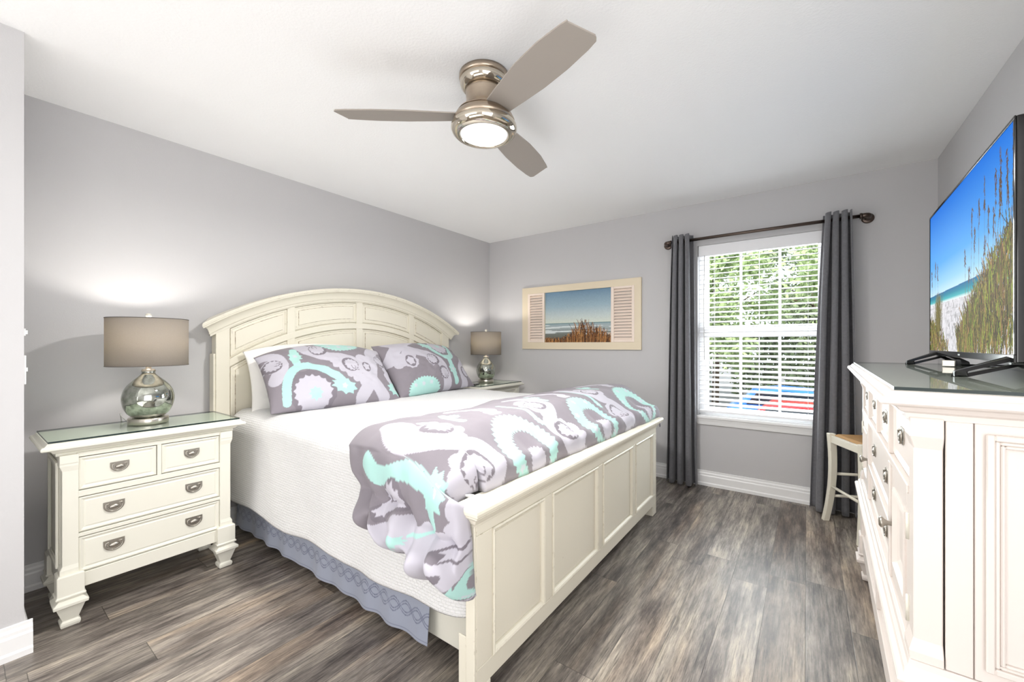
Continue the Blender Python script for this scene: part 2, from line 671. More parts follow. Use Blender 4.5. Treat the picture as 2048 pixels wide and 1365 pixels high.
struct(MB().box(-0.12, WX + 0.12, YF - 0.1, 0.12, -0.1, 0).build('floor', m_floor_), 'dark grey brown wood plank floor running toward the window wall', 'floor')
struct(MB().box(-0.12, WX + 0.12, YF - 0.1, 0.12, H, H + 0.1).build('ceiling', m_ceil), 'white textured ceiling carrying the fan', 'ceiling')
struct(MB().box(-0.12, 0, YS, 0.12, 0, H).build('wall_left', m_wall), 'grey wall behind the headboard', 'wall')
struct(MB().box(-0.12, XS, YF, YS, 0, H).build('wall_entry', m_wall), 'grey wall corner jutting in beside the near nightstand', 'wall')
struct(MB().box(WX, WX + 0.12, YF, 0.12, 0, H).build('wall_right', m_wall), 'grey wall behind the dresser and television', 'wall')
struct(MB().box(-0.12, WX + 0.12, YF - 0.1, YF, 0, H).build('wall_front', m_wall), 'grey wall behind the viewpoint', 'wall')
WX0, WX1, WZ0, WZ1 = 2.335, 3.25, 0.60, 2.07
b = MB()
b.box(0, WX0, 0, 0.12, 0, H).box(WX1, WX, 0, 0.12, 0, H).box(WX0, WX1, 0, 0.12, 0, WZ0).box(WX0, WX1, 0, 0.12, WZ1, H)
struct(b.build('wall_back', m_wall), 'grey wall with the window and the shutter picture', 'wall')


def baseboard(name, p0, p1, nrm, label):
    """profile extruded from p0 to p1 (floor points), nrm = direction into the room"""
    prof = [(0, 0), (0.022, 0), (0.022, 0.022), (0.016, 0.03), (0.016, 0.082), (0.012, 0.09), (0.012, 0.103), (0.006, 0.112), (0.006, 0.125), (0, 0.127)]
    v, f = [], []
    for p in (p0, p1):
        for (d, z) in prof:
            v.append((p[0] + nrm[0] * d, p[1] + nrm[1] * d, z))
    n = len(prof)
    for i in range(n):
        j = (i + 1) % n
        f.append((i, j, n + j, n + i))
    f += [tuple(range(n)), tuple(range(n, 2 * n))]
    return struct(MB().add(v, f).build(name, m_trim), label, 'baseboard')


baseboard('baseboard_left', (0.0005, YS), (0.0005, 0), (1, 0), 'white moulded baseboard along the headboard wall')
baseboard('baseboard_back', (0.022, -0.0005), (WX - 0.022, -0.0005), (0, -1), 'white moulded baseboard under the window')
baseboard('baseboard_right', (WX - 0.0005, -0.03), (WX - 0.0005, YF), (-1, 0), 'white moulded baseboard behind the dresser')
baseboard('baseboard_entry', (XS + 0.0005, YF), (XS + 0.0005, YS + 0.022), (1, 0), 'white moulded baseboard on the jutting wall corner at left')
baseboard('baseboard_return', (0.03, YS + 0.0005), (XS + 0.0, YS + 0.0005), (0, 1), 'white moulded baseboard on the return beside the near nightstand')

# window
w = thing('window_1', (0, 0, 0), 'white single hung window behind the blind', 'window', kind='structure')
b = MB()
F0, F1 = 0.07, 0.112
b.box(WX0, WX0 + 0.045, F0, F1, WZ0, WZ1).box(WX1 - 0.045, WX1, F0, F1, WZ0, WZ1)
b.box(WX0 + 0.045, WX1 - 0.045, F0, F1, WZ0, WZ0 + 0.04).box(WX0 + 0.045, WX1 - 0.045, F0, F1, WZ1 - 0.04, WZ1)
b.build('window_frame', m_vinyl, w, bevel=0.003)
ZM = 1.335
b = MB()
b.box(WX0 + 0.045, WX1 - 0.045, 0.062, 0.10, ZM - 0.028, ZM + 0.012)
b.build('meeting_rail', m_vinyl, w, bevel=0.003)
for nm, z0, z1, yy in (('upper_sash', ZM + 0.012, WZ1 - 0.04, 0.09), ('lower_sash', WZ0 + 0.04, ZM - 0.028, 0.075)):
    b = MB()
    xa, xb = WX0 + 0.045, WX1 - 0.045
    b.box(xa, xa + 0.03, yy, yy + 0.02, z0, z1).box(xb - 0.03, xb, yy, yy + 0.02, z0, z1)
    b.box(xa + 0.03, xb - 0.03, yy, yy + 0.02, z0, z0 + 0.028).box(xa + 0.03, xb - 0.03, yy, yy + 0.02, z1 - 0.02, z1)
    for k in (1, 2):
        xm = xa + (xb - xa) * k / 3
        b.box(xm - 0.009, xm + 0.009, yy + 0.004, yy + 0.016, z0 + 0.028, z1 - 0.02)
    s = b.build(nm, m_vinyl, w)
    MB().box(xa + 0.03, xb - 0.03, yy + 0.0085, yy + 0.0115, z0 + 0.028, z1 - 0.02).build('pane', M_PANE, s)
b = MB()
b.box(WX0 - 0.032, WX1 + 0.012, -0.034, -0.0005, WZ0 - 0.022, WZ0).box(WX0, WX1, -0.0005, 0.07, WZ0 - 0.005, WZ0 + 0.004)
b.build('window_stool', m_trim, w, bevel=0.004)
b = MB()
b.add([(WX0 - 0.03, -0.028, 0.577), (WX1 + 0.008, -0.028, 0.577), (WX1 + 0.008, -0.001, 0.577), (WX0 - 0.03, -0.001, 0.577),
       (WX0 + 0.005, -0.016, 0.525), (WX1 - 0.005, -0.016, 0.525), (WX1 - 0.005, -0.001, 0.525), (WX0 + 0.005, -0.001, 0.525),
       (WX0 - 0.012, -0.020, 0.552), (WX1 + 0.002, -0.020, 0.552), (WX1 + 0.002, -0.001, 0.552), (WX0 - 0.012, -0.001, 0.552)],
      [(0, 1, 2, 3), (7, 6, 5, 4), (0, 8, 9, 1), (8, 4, 5, 9), (1, 9, 10, 2), (9, 5, 6, 10), (3, 11, 8, 0), (11, 7, 4, 8), (2, 10, 11, 3), (10, 6, 7, 11)])
b.build('window_apron', m_trim, w)

# wall controls on the return face of the jutting wall, seen edge on
for z, h, w_, nm, lb in ((1.262, 0.03, 0.03, 'thermostat', 'small white wall control on the jutting corner, above the switch plate'),
                         (1.112, 0.115, 0.07, 'light_switch', 'white switch plate on the jutting wall corner at far left')):
    t = thing(nm, (XS - 0.055, YS, z), lb, 'switch')
    MB().box(-w_ / 2, w_ / 2, 0, 0.007, -h / 2, h / 2).build('plate', m_trim, t, bevel=0.002)
    MB().box(-0.006, 0.006, 0.007, 0.013, -0.008, 0.008).build('toggle', m_trim, t, bevel=0.001)

# ------------------------------------------------------------------ outside the window
struct(MB().box(-30, 40, 0.5, 60, -1.75, -1.65).build('ground', M_GROUND), 'pale paved ground outside the window', 'ground')


def tree(x, y, h, r, label, mat, seed, name='leafy_tree'):
    rg = np.random.default_rng(seed)
    t = thing(name, (x, y, -1.65), label, 'tree', 'trees outside the window')
    b = MB()
    b.tube([(0, 0, 0), (0.06, 0.03, h * 0.3), (-0.05, 0, h * 0.6), (0.05, 0, h * 0.9)], [0.16, 0.13, 0.09, 0.03], 8)
    for k in range(7):
        a = rg.uniform(0, 2 * pi); z = h * rg.uniform(0.35, 0.7); q = r * rg.uniform(0.5, 0.9)
        b.tube([(0, 0, z), (cos(a) * q * 0.5, sin(a) * q * 0.5, z + 0.35), (cos(a) * q, sin(a) * q, z + 0.9)], [0.05, 0.035, 0.012], 6)
    b.build('trunk', M_BARK, t)
    n = 11000
    cl = rg.normal(0, 1, (26, 3)); cl /= np.linalg.norm(cl, axis=1)[:, None]
    cl *= rg.uniform(0.35, 1.0, (26, 1)) * np.array([r, r, h * 0.42]); cl[:, 2] += h * 0.58
    c = cl[rg.integers(0, 26, n)] + rg.normal(0, 0.42, (n, 3))
    d1 = rg.normal(0, 1, (n, 3)); d1 /= np.linalg.norm(d1, axis=1)[:, None]
    d2 = np.cross(d1, rg.normal(0, 1, (n, 3))); d2 /= np.linalg.norm(d2, axis=1)[:, None]
    s = rg.uniform(0.08, 0.19, (n, 1))
    V = np.stack([c - d1 * s, c + d2 * s * 0.5, c + d1 * s, c - d2 * s * 0.5], 1).reshape(-1, 3)
    me = bpy.data.meshes.new('foliage')
    me.from_pydata([tuple(p) for p in V], [], [tuple(range(4 * i, 4 * i + 4)) for i in range(n)])
    me.materials.append(mat)
    link('foliage', me, t)


tree(-3.4, 13.0, 8.5, 2.3, 'bright green leafy tree seen through the left part of the blind', M_LEAF1, 1)
tree(5.4, 14.5, 9.5, 2.4, 'pale green tree at the right of the view through the blind', M_LEAF1, 2)
tree(-0.4, 17.4, 9.6, 2.5, 'tall green tree seen behind the middle of the blind', M_LEAF1, 3)
tree(-8.6, 16.5, 10.0, 2.6, 'dark tall tree at the far left beyond the window', M_LEAF2, 5)
tree(3.5, 29.0, 11.5, 3.2, 'dark tree standing farthest back beyond the blind', M_LEAF2, 6)
tree(-7.5, 28.5, 12.0, 3.4, 'broad dark tree far behind the bright left one', M_LEAF2, 7)
def hedge(x, y, ln, h, label, seed):
    rg = np.random.default_rng(seed)
    t = thing('clipped_hedge', (x, y, -1.65), label, 'hedge', 'hedges across the street')
    n = 9000
    c = np.stack([rg.uniform(-ln / 2, ln / 2, n), rg.normal(0, 0.35, n), h * rg.random(n) ** 0.7], 1)
    d1 = rg.normal(0, 1, (n, 3)); d1 /= np.linalg.norm(d1, axis=1)[:, None]
    d2 = np.cross(d1, rg.normal(0, 1, (n, 3))); d2 /= np.linalg.norm(d2, axis=1)[:, None]
    s = rg.uniform(0.08, 0.18, (n, 1))
    V = np.stack([c - d1 * s, c + d2 * s * 0.6, c + d1 * s, c - d2 * s * 0.6], 1).reshape(-1, 3)
    me = bpy.data.meshes.new('foliage')
    me.from_pydata([tuple(p) for p in V], [], [tuple(range(4 * i, 4 * i + 4)) for i in range(n)])
    me.materials.append(M_LEAF2)
    link('foliage', me, t)
    b = MB()
    for k in range(9):
        xx = -ln / 2 + ln * (k + 0.5) / 9
        b.tube([(xx, 0, 0), (xx + 0.1, 0, h * 0.5), (xx, 0, h * 0.85)], [0.05, 0.04, 0.02], 6)
    b.build('stems', M_BARK, t)


hedge(-6.0, 22.5, 9.0, 4.2, 'dark hedge seen low through the left half of the blind', 11)
hedge(4.2, 22.0, 9.0, 3.8, 'dark hedge seen low through the right half of the blind', 12)


def car(x, y, rz, mat, label):
    t = thing('parked_car', (x, y, -1.65), label, 'car', 'cars parked outside', rz)
    b = MB()
    prof = [(-2.1, 0.3), (-2.1, 0.75), (-1.9, 0.85), (-1.2, 0.92), (1.0, 0.95), (1.9, 0.88), (2.15, 0.7), (2.15, 0.3)]
    b.prism(prof, -0.85, 0.85, 'y')
    cab = [(-1.75, 0.9), (-1.3, 1.42), (-0.5, 1.5), (0.35, 1.45), (1.05, 0.94)]
    b.prism(cab, -0.72, 0.72, 'y')
    b.build('car_body', mat, t, bevel=0.06, seg=3)
    for s in (-1, 1):
        g = MB().prism([(-1.5, 0.97), (-1.2, 1.36), (-0.45, 1.42), (0.28, 1.37), (0.8, 0.97)], s * 0.722, s * 0.735, 'y')
        g.build('side_window', M_CARGL, t)
    for sx in (-1.3, 1.35):
        for sy in (-0.86, 0.86):
            MB().lathe([(0.2, -0.1), (0.31, -0.09), (0.32, 0), (0.31, 0.09), (0.2, 0.1)], (sx, sy * 0.9, 0.32), 20, axis='y').build('wheel', M_TYRE, t)


car(3.0, 11.8, radians(4), M_CAR_BLUE, 'blue car parked outside, left of the red one')
car(3.6, 8.0, radians(-4), M_CAR_RED, 'red car parked outside below the right half of the window')

# ------------------------------------------------------------------ blind
bl = thing('window_blind', (0, 0, 0), 'white slatted blind lowered in the window with slats open', 'blind')
XB0, XB1 = WX0 + 0.006, WX1 - 0.006
MB().box(XB0, XB1, 0.002, 0.055, 1.975, WZ1 - 0.001).build('valance', M_SLAT, bl, bevel=0.004)
b = MB()
zs = np.arange(1.945, 0.665, -0.0415)
tl = radians(16)
for z in zs:
    yc, hw = 0.031, 0.025
    n = 6
    v, f = [], []
    for x in (XB0 + 0.004, XB1 - 0.004):
        for k in range(n + 1):
            s = -1 + 2 * k / n
            cz = 0.003 * (1 - s * s)
            for o in (0.0014, -0.0014):
                v.append((x, yc + s * hw * cos(tl) - (cz + o) * sin(tl), z + s * hw * sin(tl) + (cz + o) * cos(tl)))
    m = 2 * (n + 1)
    for k in range(n):
        for o in (0, 1):
            a = 2 * k + o
            f.append((a, a + 2, a + 2 + m, a + m))
    f += [(0, 1, 1 + m, m), (m - 2, m - 1, 2 * m - 1, 2 * m - 2)]
    b.add(v, f, 0, True)
b.build('slats', M_SLAT, bl)
MB().box(XB0 + 0.004, XB1 - 0.004, 0.008, 0.054, 0.628, 0.645).build('bottom_rail', M_SLAT, bl, bevel=0.003)
for k, xx in enumerate((XB0 + 0.12, (XB0 + XB1) / 2, XB1 - 0.13)):
    b = MB()
    for yy in (0.004, 0.058):
        b.tube([(xx, yy, 0.64), (xx, yy, 1.98)], 0.0011, 5)
    b.build('ladder_cord', M_CORD, bl)
b = MB()
b.tube([(XB1 - 0.07, -0.004, 1.98), (XB1 - 0.072, -0.006, 1.6), (XB1 - 0.07, -0.006, 1.27)], 0.0014, 6)
b.lathe([(0.002, 0.035), (0.007, 0.03), (0.009, 0.0)], (XB1 - 0.07, -0.006, 1.235), 12)
b.build('pull_cord', M_CORD, bl)
MB().tube([(XB0 + 0.05, -0.004, 1.98), (XB0 + 0.045, -0.008, 1.5), (XB0 + 0.05, -0.006, 1.08)], 0.0035, 8).build('tilt_wand', M_CORD, bl)

# ------------------------------------------------------------------ curtain rod + curtains
RZ, RY = 2.108, -0.098
rod = thing('curtain_rod', (2.09, -0.0, RZ), 'dark bronze pipe style curtain rod above the window', 'curtain rod')
L = 3.455 - 2.09
b = MB().tube([(0.02, RY, 0), (L * 0.5, RY, 0), (L - 0.02, RY, 0)], 0.0125, 14)
b.build('rod', M_BRONZE, rod)
for x, s in ((0, 1), (L, -1)):
    pts = [(x + s * 0.045, RY, 0), (x + s * 0.02, RY, 0), (x + s * 0.006, RY + 0.006, 0), (x, RY + 0.02, 0), (x, -0.004, 0)]
    e = MB().tube(pts, 0.0175, 14)
    e.lathe([(0.0205, -0.006), (0.0205, 0.006)], (x + s * 0.045, RY, 0), 16, axis='x')
    e.build('elbow', M_BRONZE, rod)
    MB().lathe([(0.02, -0.014), (0.03, -0.010), (0.036, -0.008), (0.036, -0.0005)], (x, 0, 0), 24, axis='y').build('wall_flange', M_BRONZE, rod)


def curtain(x0t, x1t, x0b, x1b, folds, phase, label, seed, zb=0.012, flare=0.0):
    t = thing('curtain', ((x0b + x1b) / 2, RY, 0), label, 'curtain', 'curtains beside the window')
    n, m = 150, 60
    s = np.linspace(0, 1, n)[None, :]; tt = np.linspace(0, 1, m)[:, None]
    ox = (x0b + x1b) / 2
    z = zb + (2.158 - zb) * tt + 0 * s
    k = np.clip((1 - tt), 0, 1) ** 0.8
    x0 = x0t + (x0b - x0t) * k; x1 = x1t + (x1b - x1t) * k
    ph = 2 * pi * folds * s + phase + 1.5 * (vnoise(s * 2.5 + seed, tt * 0.8, seed + 7, 2) - 0.5)
    A = 0.052 * (0.85 + 0.25 * (1 - tt))
    x = x0 + (x1 - x0) * s - 0.010 * np.sin(2 * ph) + 0.006 * (vnoise(s * 5, tt * 3, seed) - 0.5)
    y = A * np.sin(ph) * (1 + 0.25 * (vnoise(s * 3 + 0 * tt, tt * 2, seed + 1) - 0.5)) - flare * (1 - tt) ** 3 * (1 - s)
    z = z + 0.006 * np.cos(ph) * (tt > 0.98)
    o = grid('fabric_panel', x - ox, y, z, M_CURT, t, solid=0.003)
    for q in range(int(folds * 2)):
        sp = (q * pi + 0.0 - phase) / (2 * pi * folds)
        if sp < 0.02 or sp > 0.98: continue
        xx = x0t + (x1t - x0t) * sp - ox
        ring = [(xx, 0.023 * cos(a), RZ + 0.023 * sin(a)) for a in np.linspace(0, 2 * pi, 20, endpoint=False)]
        MB().tube(ring, 0.0035, 6, closed=True).build('grommet', M_BRONZE, t)
    return t


curtain(2.145, 2.307, 2.098, 2.345, 3.5, -0.3, 'dark grey curtain hanging at the left of the window', 21)
curtain(3.205, 3.365, 3.135, 3.395, 3.5, 1.2, 'dark grey curtain hanging at the right of the window behind the stool', 31, flare=0.02)

# ------------------------------------------------------------------ shutter picture
pic = thing('shutter_picture', (1.173, 0, 1.504), 'beach grass picture set in an ivory shutter frame beside the window', 'picture')
b = MB()
hx, hz, y0, y1 = 0.676, 0.342, -0.024, -0.001
cx0, cx1, cz0, cz1 = -0.382, 0.378, -0.269, 0.272
def hole_frame(b, outer, inner, y0, y1):
    ox0, ox1, oz0, oz1 = outer; ix0, ix1, iz0, iz1 = inner
    b.box(ox0, ix0, y0, y1, oz0, oz1).box(ix1, ox1, y0, y1, oz0, oz1)
    b.box(ix0, ix1, y0, y1, oz0, iz0).box(ix0, ix1, y0, y1, iz1, oz1)
b.box(-hx, hx, y0, y1, 0.272, hz).box(-hx, hx, y0, y1, -hz, -0.269)
b.box(-hx, -0.600, y0, y1, -0.269, 0.272).box(0.612, hx, y0, y1, -0.269, 0.272)
b.box(-0.368 - 0.014, -0.382 + 0.0005, y0, y1, -0.269, 0.272)
b.build('frame', M_IVORY, pic, bevel=0.003)
MB().box(cx0, cx1, -0.006, -0.001, cz0, cz1).build('backing', M_IVORY, pic)
for x0, x1 in ((-0.600, -0.383), (0.379, 0.612)):
    fb = MB()
    xi0, xi1 = x0 + 0.030, x1 - 0.026
    hole_frame(fb, (x0, x1, -0.269, 0.272), (xi0, xi1, -0.246, 0.25), -0.028, -0.004)
    p = fb.build('louver_panel', M_LOUV, pic, bevel=0.003)
    lb = MB()
    for k in range(17):
        z = -0.234 + k * 0.0293
        lb.add([(xi0, -0.025, z - 0.010), (xi1, -0.025, z - 0.010), (xi1, -0.008, z + 0.012), (xi0, -0.008, z + 0.012),
                (xi0, -0.022, z - 0.013), (xi1, -0.022, z - 0.013), (xi1, -0.005, z + 0.009), (xi0, -0.005, z + 0.009)],
               [(0, 1, 2, 3), (7, 6, 5, 4), (0, 4, 5, 1), (2, 6, 7, 3), (0, 3, 7, 4), (1, 5, 6, 2)])
    lb.build('louvers', M_LOUV, p)


def line_pts(C, U, V, pts, wid, c, soft=0.0):
    """paint a polyline of width wid on C"""
    for (a, b_) in zip(pts[:-1], pts[1:]):
        a = np.array(a); b_ = np.array(b_); d = b_ - a; L2 = (d ** 2).sum() + 1e-12
        lo = np.minimum(a, b_) - wid * 2; hi = np.maximum(a, b_) + wid * 2
        msk = (U > lo[0]) & (U < hi[0]) & (V > lo[1]) & (V < hi[1])
        if not msk.any(): continue
        u, v = U[msk], V[msk]
        t = np.clip(((u - a[0]) * d[0] + (v - a[1]) * d[1]) / L2, 0, 1)
        dist = np.hypot(u - a[0] - t * d[0], v - a[1] - t * d[1])
        C[np.nonzero(msk)[0][dist < wid], np.nonzero(msk)[1][dist < wid]] = c


def lerp_cols(t, stops):
    ps = [s[0] for s in stops]
    cs = np.array([lin(s[1]) for s in stops])
    return np.stack([np.interp(t, ps, cs[:, k]) for k in range(3)], -1)


def beach_print():
    n, m = 300, 214
    V, U = np.meshgrid(np.linspace(0, 0.71, m), np.linspace(0, 1, n), indexing='ij')
    t = V / 0.71
    C = lerp_cols(t, [(0.0, (92, 84, 70)), (0.16, (116, 122, 116)), (0.30, (168, 180, 182)), (0.365, (150, 170, 176)), (0.372, (212, 218, 206)),
                      (0.5, (196, 208, 206)), (0.7, (156, 180, 192)), (1.0, (112, 142, 166))])
    waves = (vnoise(U * 3, V * 60, 5) > 0.55) & (t < 0.35) & (t > 0.14)
    C[waves] = lin((214, 222, 222))
    dk = (np.abs(t - 0.372 + 0.0) < 0.008)
    C[dk] = lin((110, 140, 142))
    C *= (0.93 + 0.14 * vnoise(U * 90, V * 90, 6))[..., None]
    rg = np.random.default_rng(3)
    for k in range(620):
        x = rg.uniform(0.0, 1.0)
        hmax = 0.10 + 0.36 * np.exp(-((x - 0.62) / 0.2) ** 2) + 0.10 * np.exp(-((x - 0.9) / 0.12) ** 2)
        h = hmax * rg.uniform(0.35, 1.0) * 0.71
        a = rg.normal(0, 0.10)
        c = np.array([(150, 98, 52), (98, 62, 36), (188, 138, 84), (62, 42, 30)][rg.integers(0, 4)])
        line_pts(C, U, V, [(x, -0.01), (x + a * h * 0.5, h * 0.55), (x + a * h * 1.6, h)], 0.0022 if k % 3 else 0.0036, lin(c))
    return n, m, U, V, C


n, m, U, V, C = beach_print()
grid('canvas_print', cx0 + (cx1 - cx0) * U, np.full_like(U, -0.0075), cz0 + (cz1 - cz0) * V / 0.71, M_PAINTING, pic, colors=C)

# ------------------------------------------------------------------ ceiling fan
FX, FY = 1.912, -2.388
fan = thing('ceiling_fan', (FX, FY, H), 'brushed bronze ceiling fan with three taupe blades and a light', 'ceiling fan')
b = MB().lathe([(0.100, 0.0), (0.113, -0.002), (0.113, -0.022), (0.108, -0.026)], n=56, cap0=True)
b.build('ceiling_plate', M_FANBODY, fan)
MB().lathe([(0.109, -0.026), (0.111, -0.034), (0.106, -0.052), (0.094, -0.066), (0.088, -0.068)], n=56).build('canopy_rim', M_CHROME, fan)
MB().lathe([(0.087, -0.068), (0.084, -0.085), (0.081, -0.11), (0.082, -0.135), (0.088, -0.15), (0.094, -0.157)], n=56).build('neck', M_FANBODY, fan)
b = MB().lathe([(0.090, -0.157), (0.100, -0.160), (0.118, -0.172), (0.124, -0.180), (0.124, -0.181)], n=56)
b.lathe([(0.119, -0.181), (0.119, -0.1835)], n=56)
b.lathe([(0.122, -0.1835), (0.130, -0.190), (0.140, -0.210), (0.143, -0.226)], n=56)
b.build('motor_housing', M_FANBODY, fan)
MB().lathe([(0.143, -0.226), (0.149, -0.234), (0.150, -0.246), (0.144, -0.260), (0.132, -0.271), (0.116, -0.277), (0.110, -0.275), (0.108, -0.268)], n=64, cap1=False).build('light_ring', M_CHROME, fan)
MB().lathe([(0.1085, -0.266), (0.106, -0.272), (0.088, -0.279), (0.055, -0.284), (0.02, -0.286), (0.001, -0.2862)], n=56, cap0=True).build('light_lens', M_LENS, fan)


def blade_mesh():
    xs = np.linspace(0, 1, 40)
    r0, r1 = 0.10, 0.655
    lead = np.interp(xs, [0, 0.2, 0.45, 0.7, 0.9, 1.0], [0.055, 0.066, 0.078, 0.080, 0.074, 0.066])
    trail = np.interp(xs, [0, 0.2, 0.45, 0.7, 0.9, 1.0], [-0.050, -0.062, -0.074, -0.072, -0.058, -0.046])
    R = r0 + (r1 - r0) * xs
    up = [(R[i], lead[i]) for i in range(40)]
    dn = [(R[i] * 1.0 - 0.03 * (xs[i] > 0.95) * (xs[i] - 0.95) / 0.05, trail[i]) for i in range(40)]
    up[-1] = (r1 - 0.006, 0.060)
    up.append((r1 - 0.001, 0.05))
    poly = up + dn[::-1]
    return poly


bp = blade_mesh()
for ang in (-20.5, -141.0, 98.5):
    v, f = [], []
    pit = radians(-13)
    n = len(bp)
    for o in (0.003, -0.003):
        for (r, s) in bp:
            v.append((r, s * cos(pit), s * sin(pit) + o - 0.012 * (r - 0.1)))
    half = n // 2
    f = [tuple(range(n)), tuple(range(2 * n - 1, n - 1, -1))] + [(i, (i + 1) % n, n + (i + 1) % n, n + i) for i in range(n)]
    bo = MB().add(v, f)
    o = bo.build('fan_blade', M_BLADE, fan, loc=(0, 0, -0.19), bevel=0.0015)
    o.rotation_euler = (0, 0, radians(ang))

# ------------------------------------------------------------------ case furniture pieces
def pull_mesh(b, cy, cz, s=1.0, x=0.0):
    """bail pull on a D plate facing +x"""
    w, h = 0.034 * s, 0.024 * s
    def D(k, n=22):
        pts = [(-w * k, h * k), (w * k, h * k)]
        for i in range(n + 1):
            a = -pi * i / n
            pts.append((w * k * cos(a), h * k * 0.25 + (h * k * 1.25) * sin(a)))
        return pts
    b.prism([(cy + p[0], cz + p[1]) for p in D(1.0)], x, x + 0.0025, 'x')
    ring = [(x + 0.006, cy + p[0], cz + p[1]) for p in D(0.78)[2:]]
    ring += [(x + 0.006, cy - w * 0.78, cz + h * 0.6), (x + 0.006, cy - w * 0.42, cz + h * 0.62)]
    ring = [(x + 0.006, cy + w * 0.42, cz + h * 0.62), (x + 0.006, cy + w * 0.78, cz + h * 0.6)] + ring
    b.tube(ring, 0.0028 * s, 8)
    b.lathe([(0.0001, -0.004), (0.010 * s, -0.002), (0.014 * s, 0.000), (0.012 * s, 0.003), (0.006 * s, 0.0052), (0.0001, 0.006)], (x + 0.004, cy, cz + 0.001), 16, axis='x')
    # stretch knob to an oval
    n = 16 * 6
    for i in range(len(b.v) - n, len(b.v)):
        p = b.v[i]
        b.v[i] = (p[0], cy + (p[1] - cy) * 1.25, cz + (p[2] - cz) * 0.72)
    return b


def drawer_front(x, y0, y1, z0, z1, mat, parent, pulls, proud=0.0, facing=1):
    """raised panel drawer front with a moulded edge; x is its back plane, faces +x"""
    b = MB()
    e, t = 0.016, 0.012
    rr = [(x, y0, y1, z0, z1), (x + t, y0, y1, z0, z1), (x + t + 0.002, y0 + 0.006, y1 - 0.006, z0 + 0.006, z1 - 0.006),
          (x + t - 0.004, y0 + e, y1 - e, z0 + e, z1 - e), (x + t - 0.001, y0 + e + 0.006, y1 - e - 0.006, z0 + e + 0.006, z1 - e - 0.006)]
    v, f = [], []
    for (xx, a, c, d, g) in rr:
        v += [(xx, a, d), (xx, c, d), (xx, c, g), (xx, a, g)]
    f.append((3, 2, 1, 0))
    for i in range(len(rr) - 1):
        for k in range(4):
            p, q = i * 4 + k, i * 4 + (k + 1) % 4
            f.append((p, q, q + 4, p + 4))
    k = (len(rr) - 1) * 4
    f.append((k, k + 1, k + 2, k + 3))
    b.add(v, f)
    d = b.build('drawer', mat, parent)
    for (py, s) in pulls:
        h = MB()
        pull_mesh(h, py, (z0 + z1) / 2 + 0.002, s, x + t - 0.001)
        h.build('drawer_pull', M_PEWTER, d)
    return d


def block_foot(cx, cy, zt, mat, parent, hw=0.036):
    """block, flared plate and tapering spade foot"""
    b = MB()
    r = lambda h, z: (cx - h, cx + h, cy - h, cy + h, z)
    b.rings([r(0.026, 0.0), r(0.029, 0.004), r(0.031, 0.014), r(0.030, 0.022), r(0.024, 0.028), r(0.024, 0.030), r(0.043, 0.092),
             r(0.052, 0.096), r(0.053, 0.109), r(0.048, 0.112), r(0.037, 0.122), r(hw, 0.128), r(hw + 0.008, 0.130), r(hw + 0.010, 0.137),
             r(hw + 0.005, 0.141), r(hw + 0.005, zt - 0.006), r(hw, zt)])
    return b.build('foot', mat, parent, bevel=0.0015, seg=1)


def top_slab(b, x0, x1, y0, y1, zt):
    """moulded top: bed mould, round lip, cove, flat"""
    st = [(-0.046, -0.062), (-0.046, -0.050), (-0.036, -0.045), (-0.030, -0.036), (-0.018, -0.031), (-0.004, -0.030), (0.0, -0.026), (0.0, -0.018),
          (-0.004, -0.013), (-0.010, -0.012), (-0.014, -0.009), (-0.020, -0.0015), (-0.026, 0.0)]
    b.rings([(x0 - d, x1 + d, y0 - d, y1 + d, zt + z) for d, z in st])


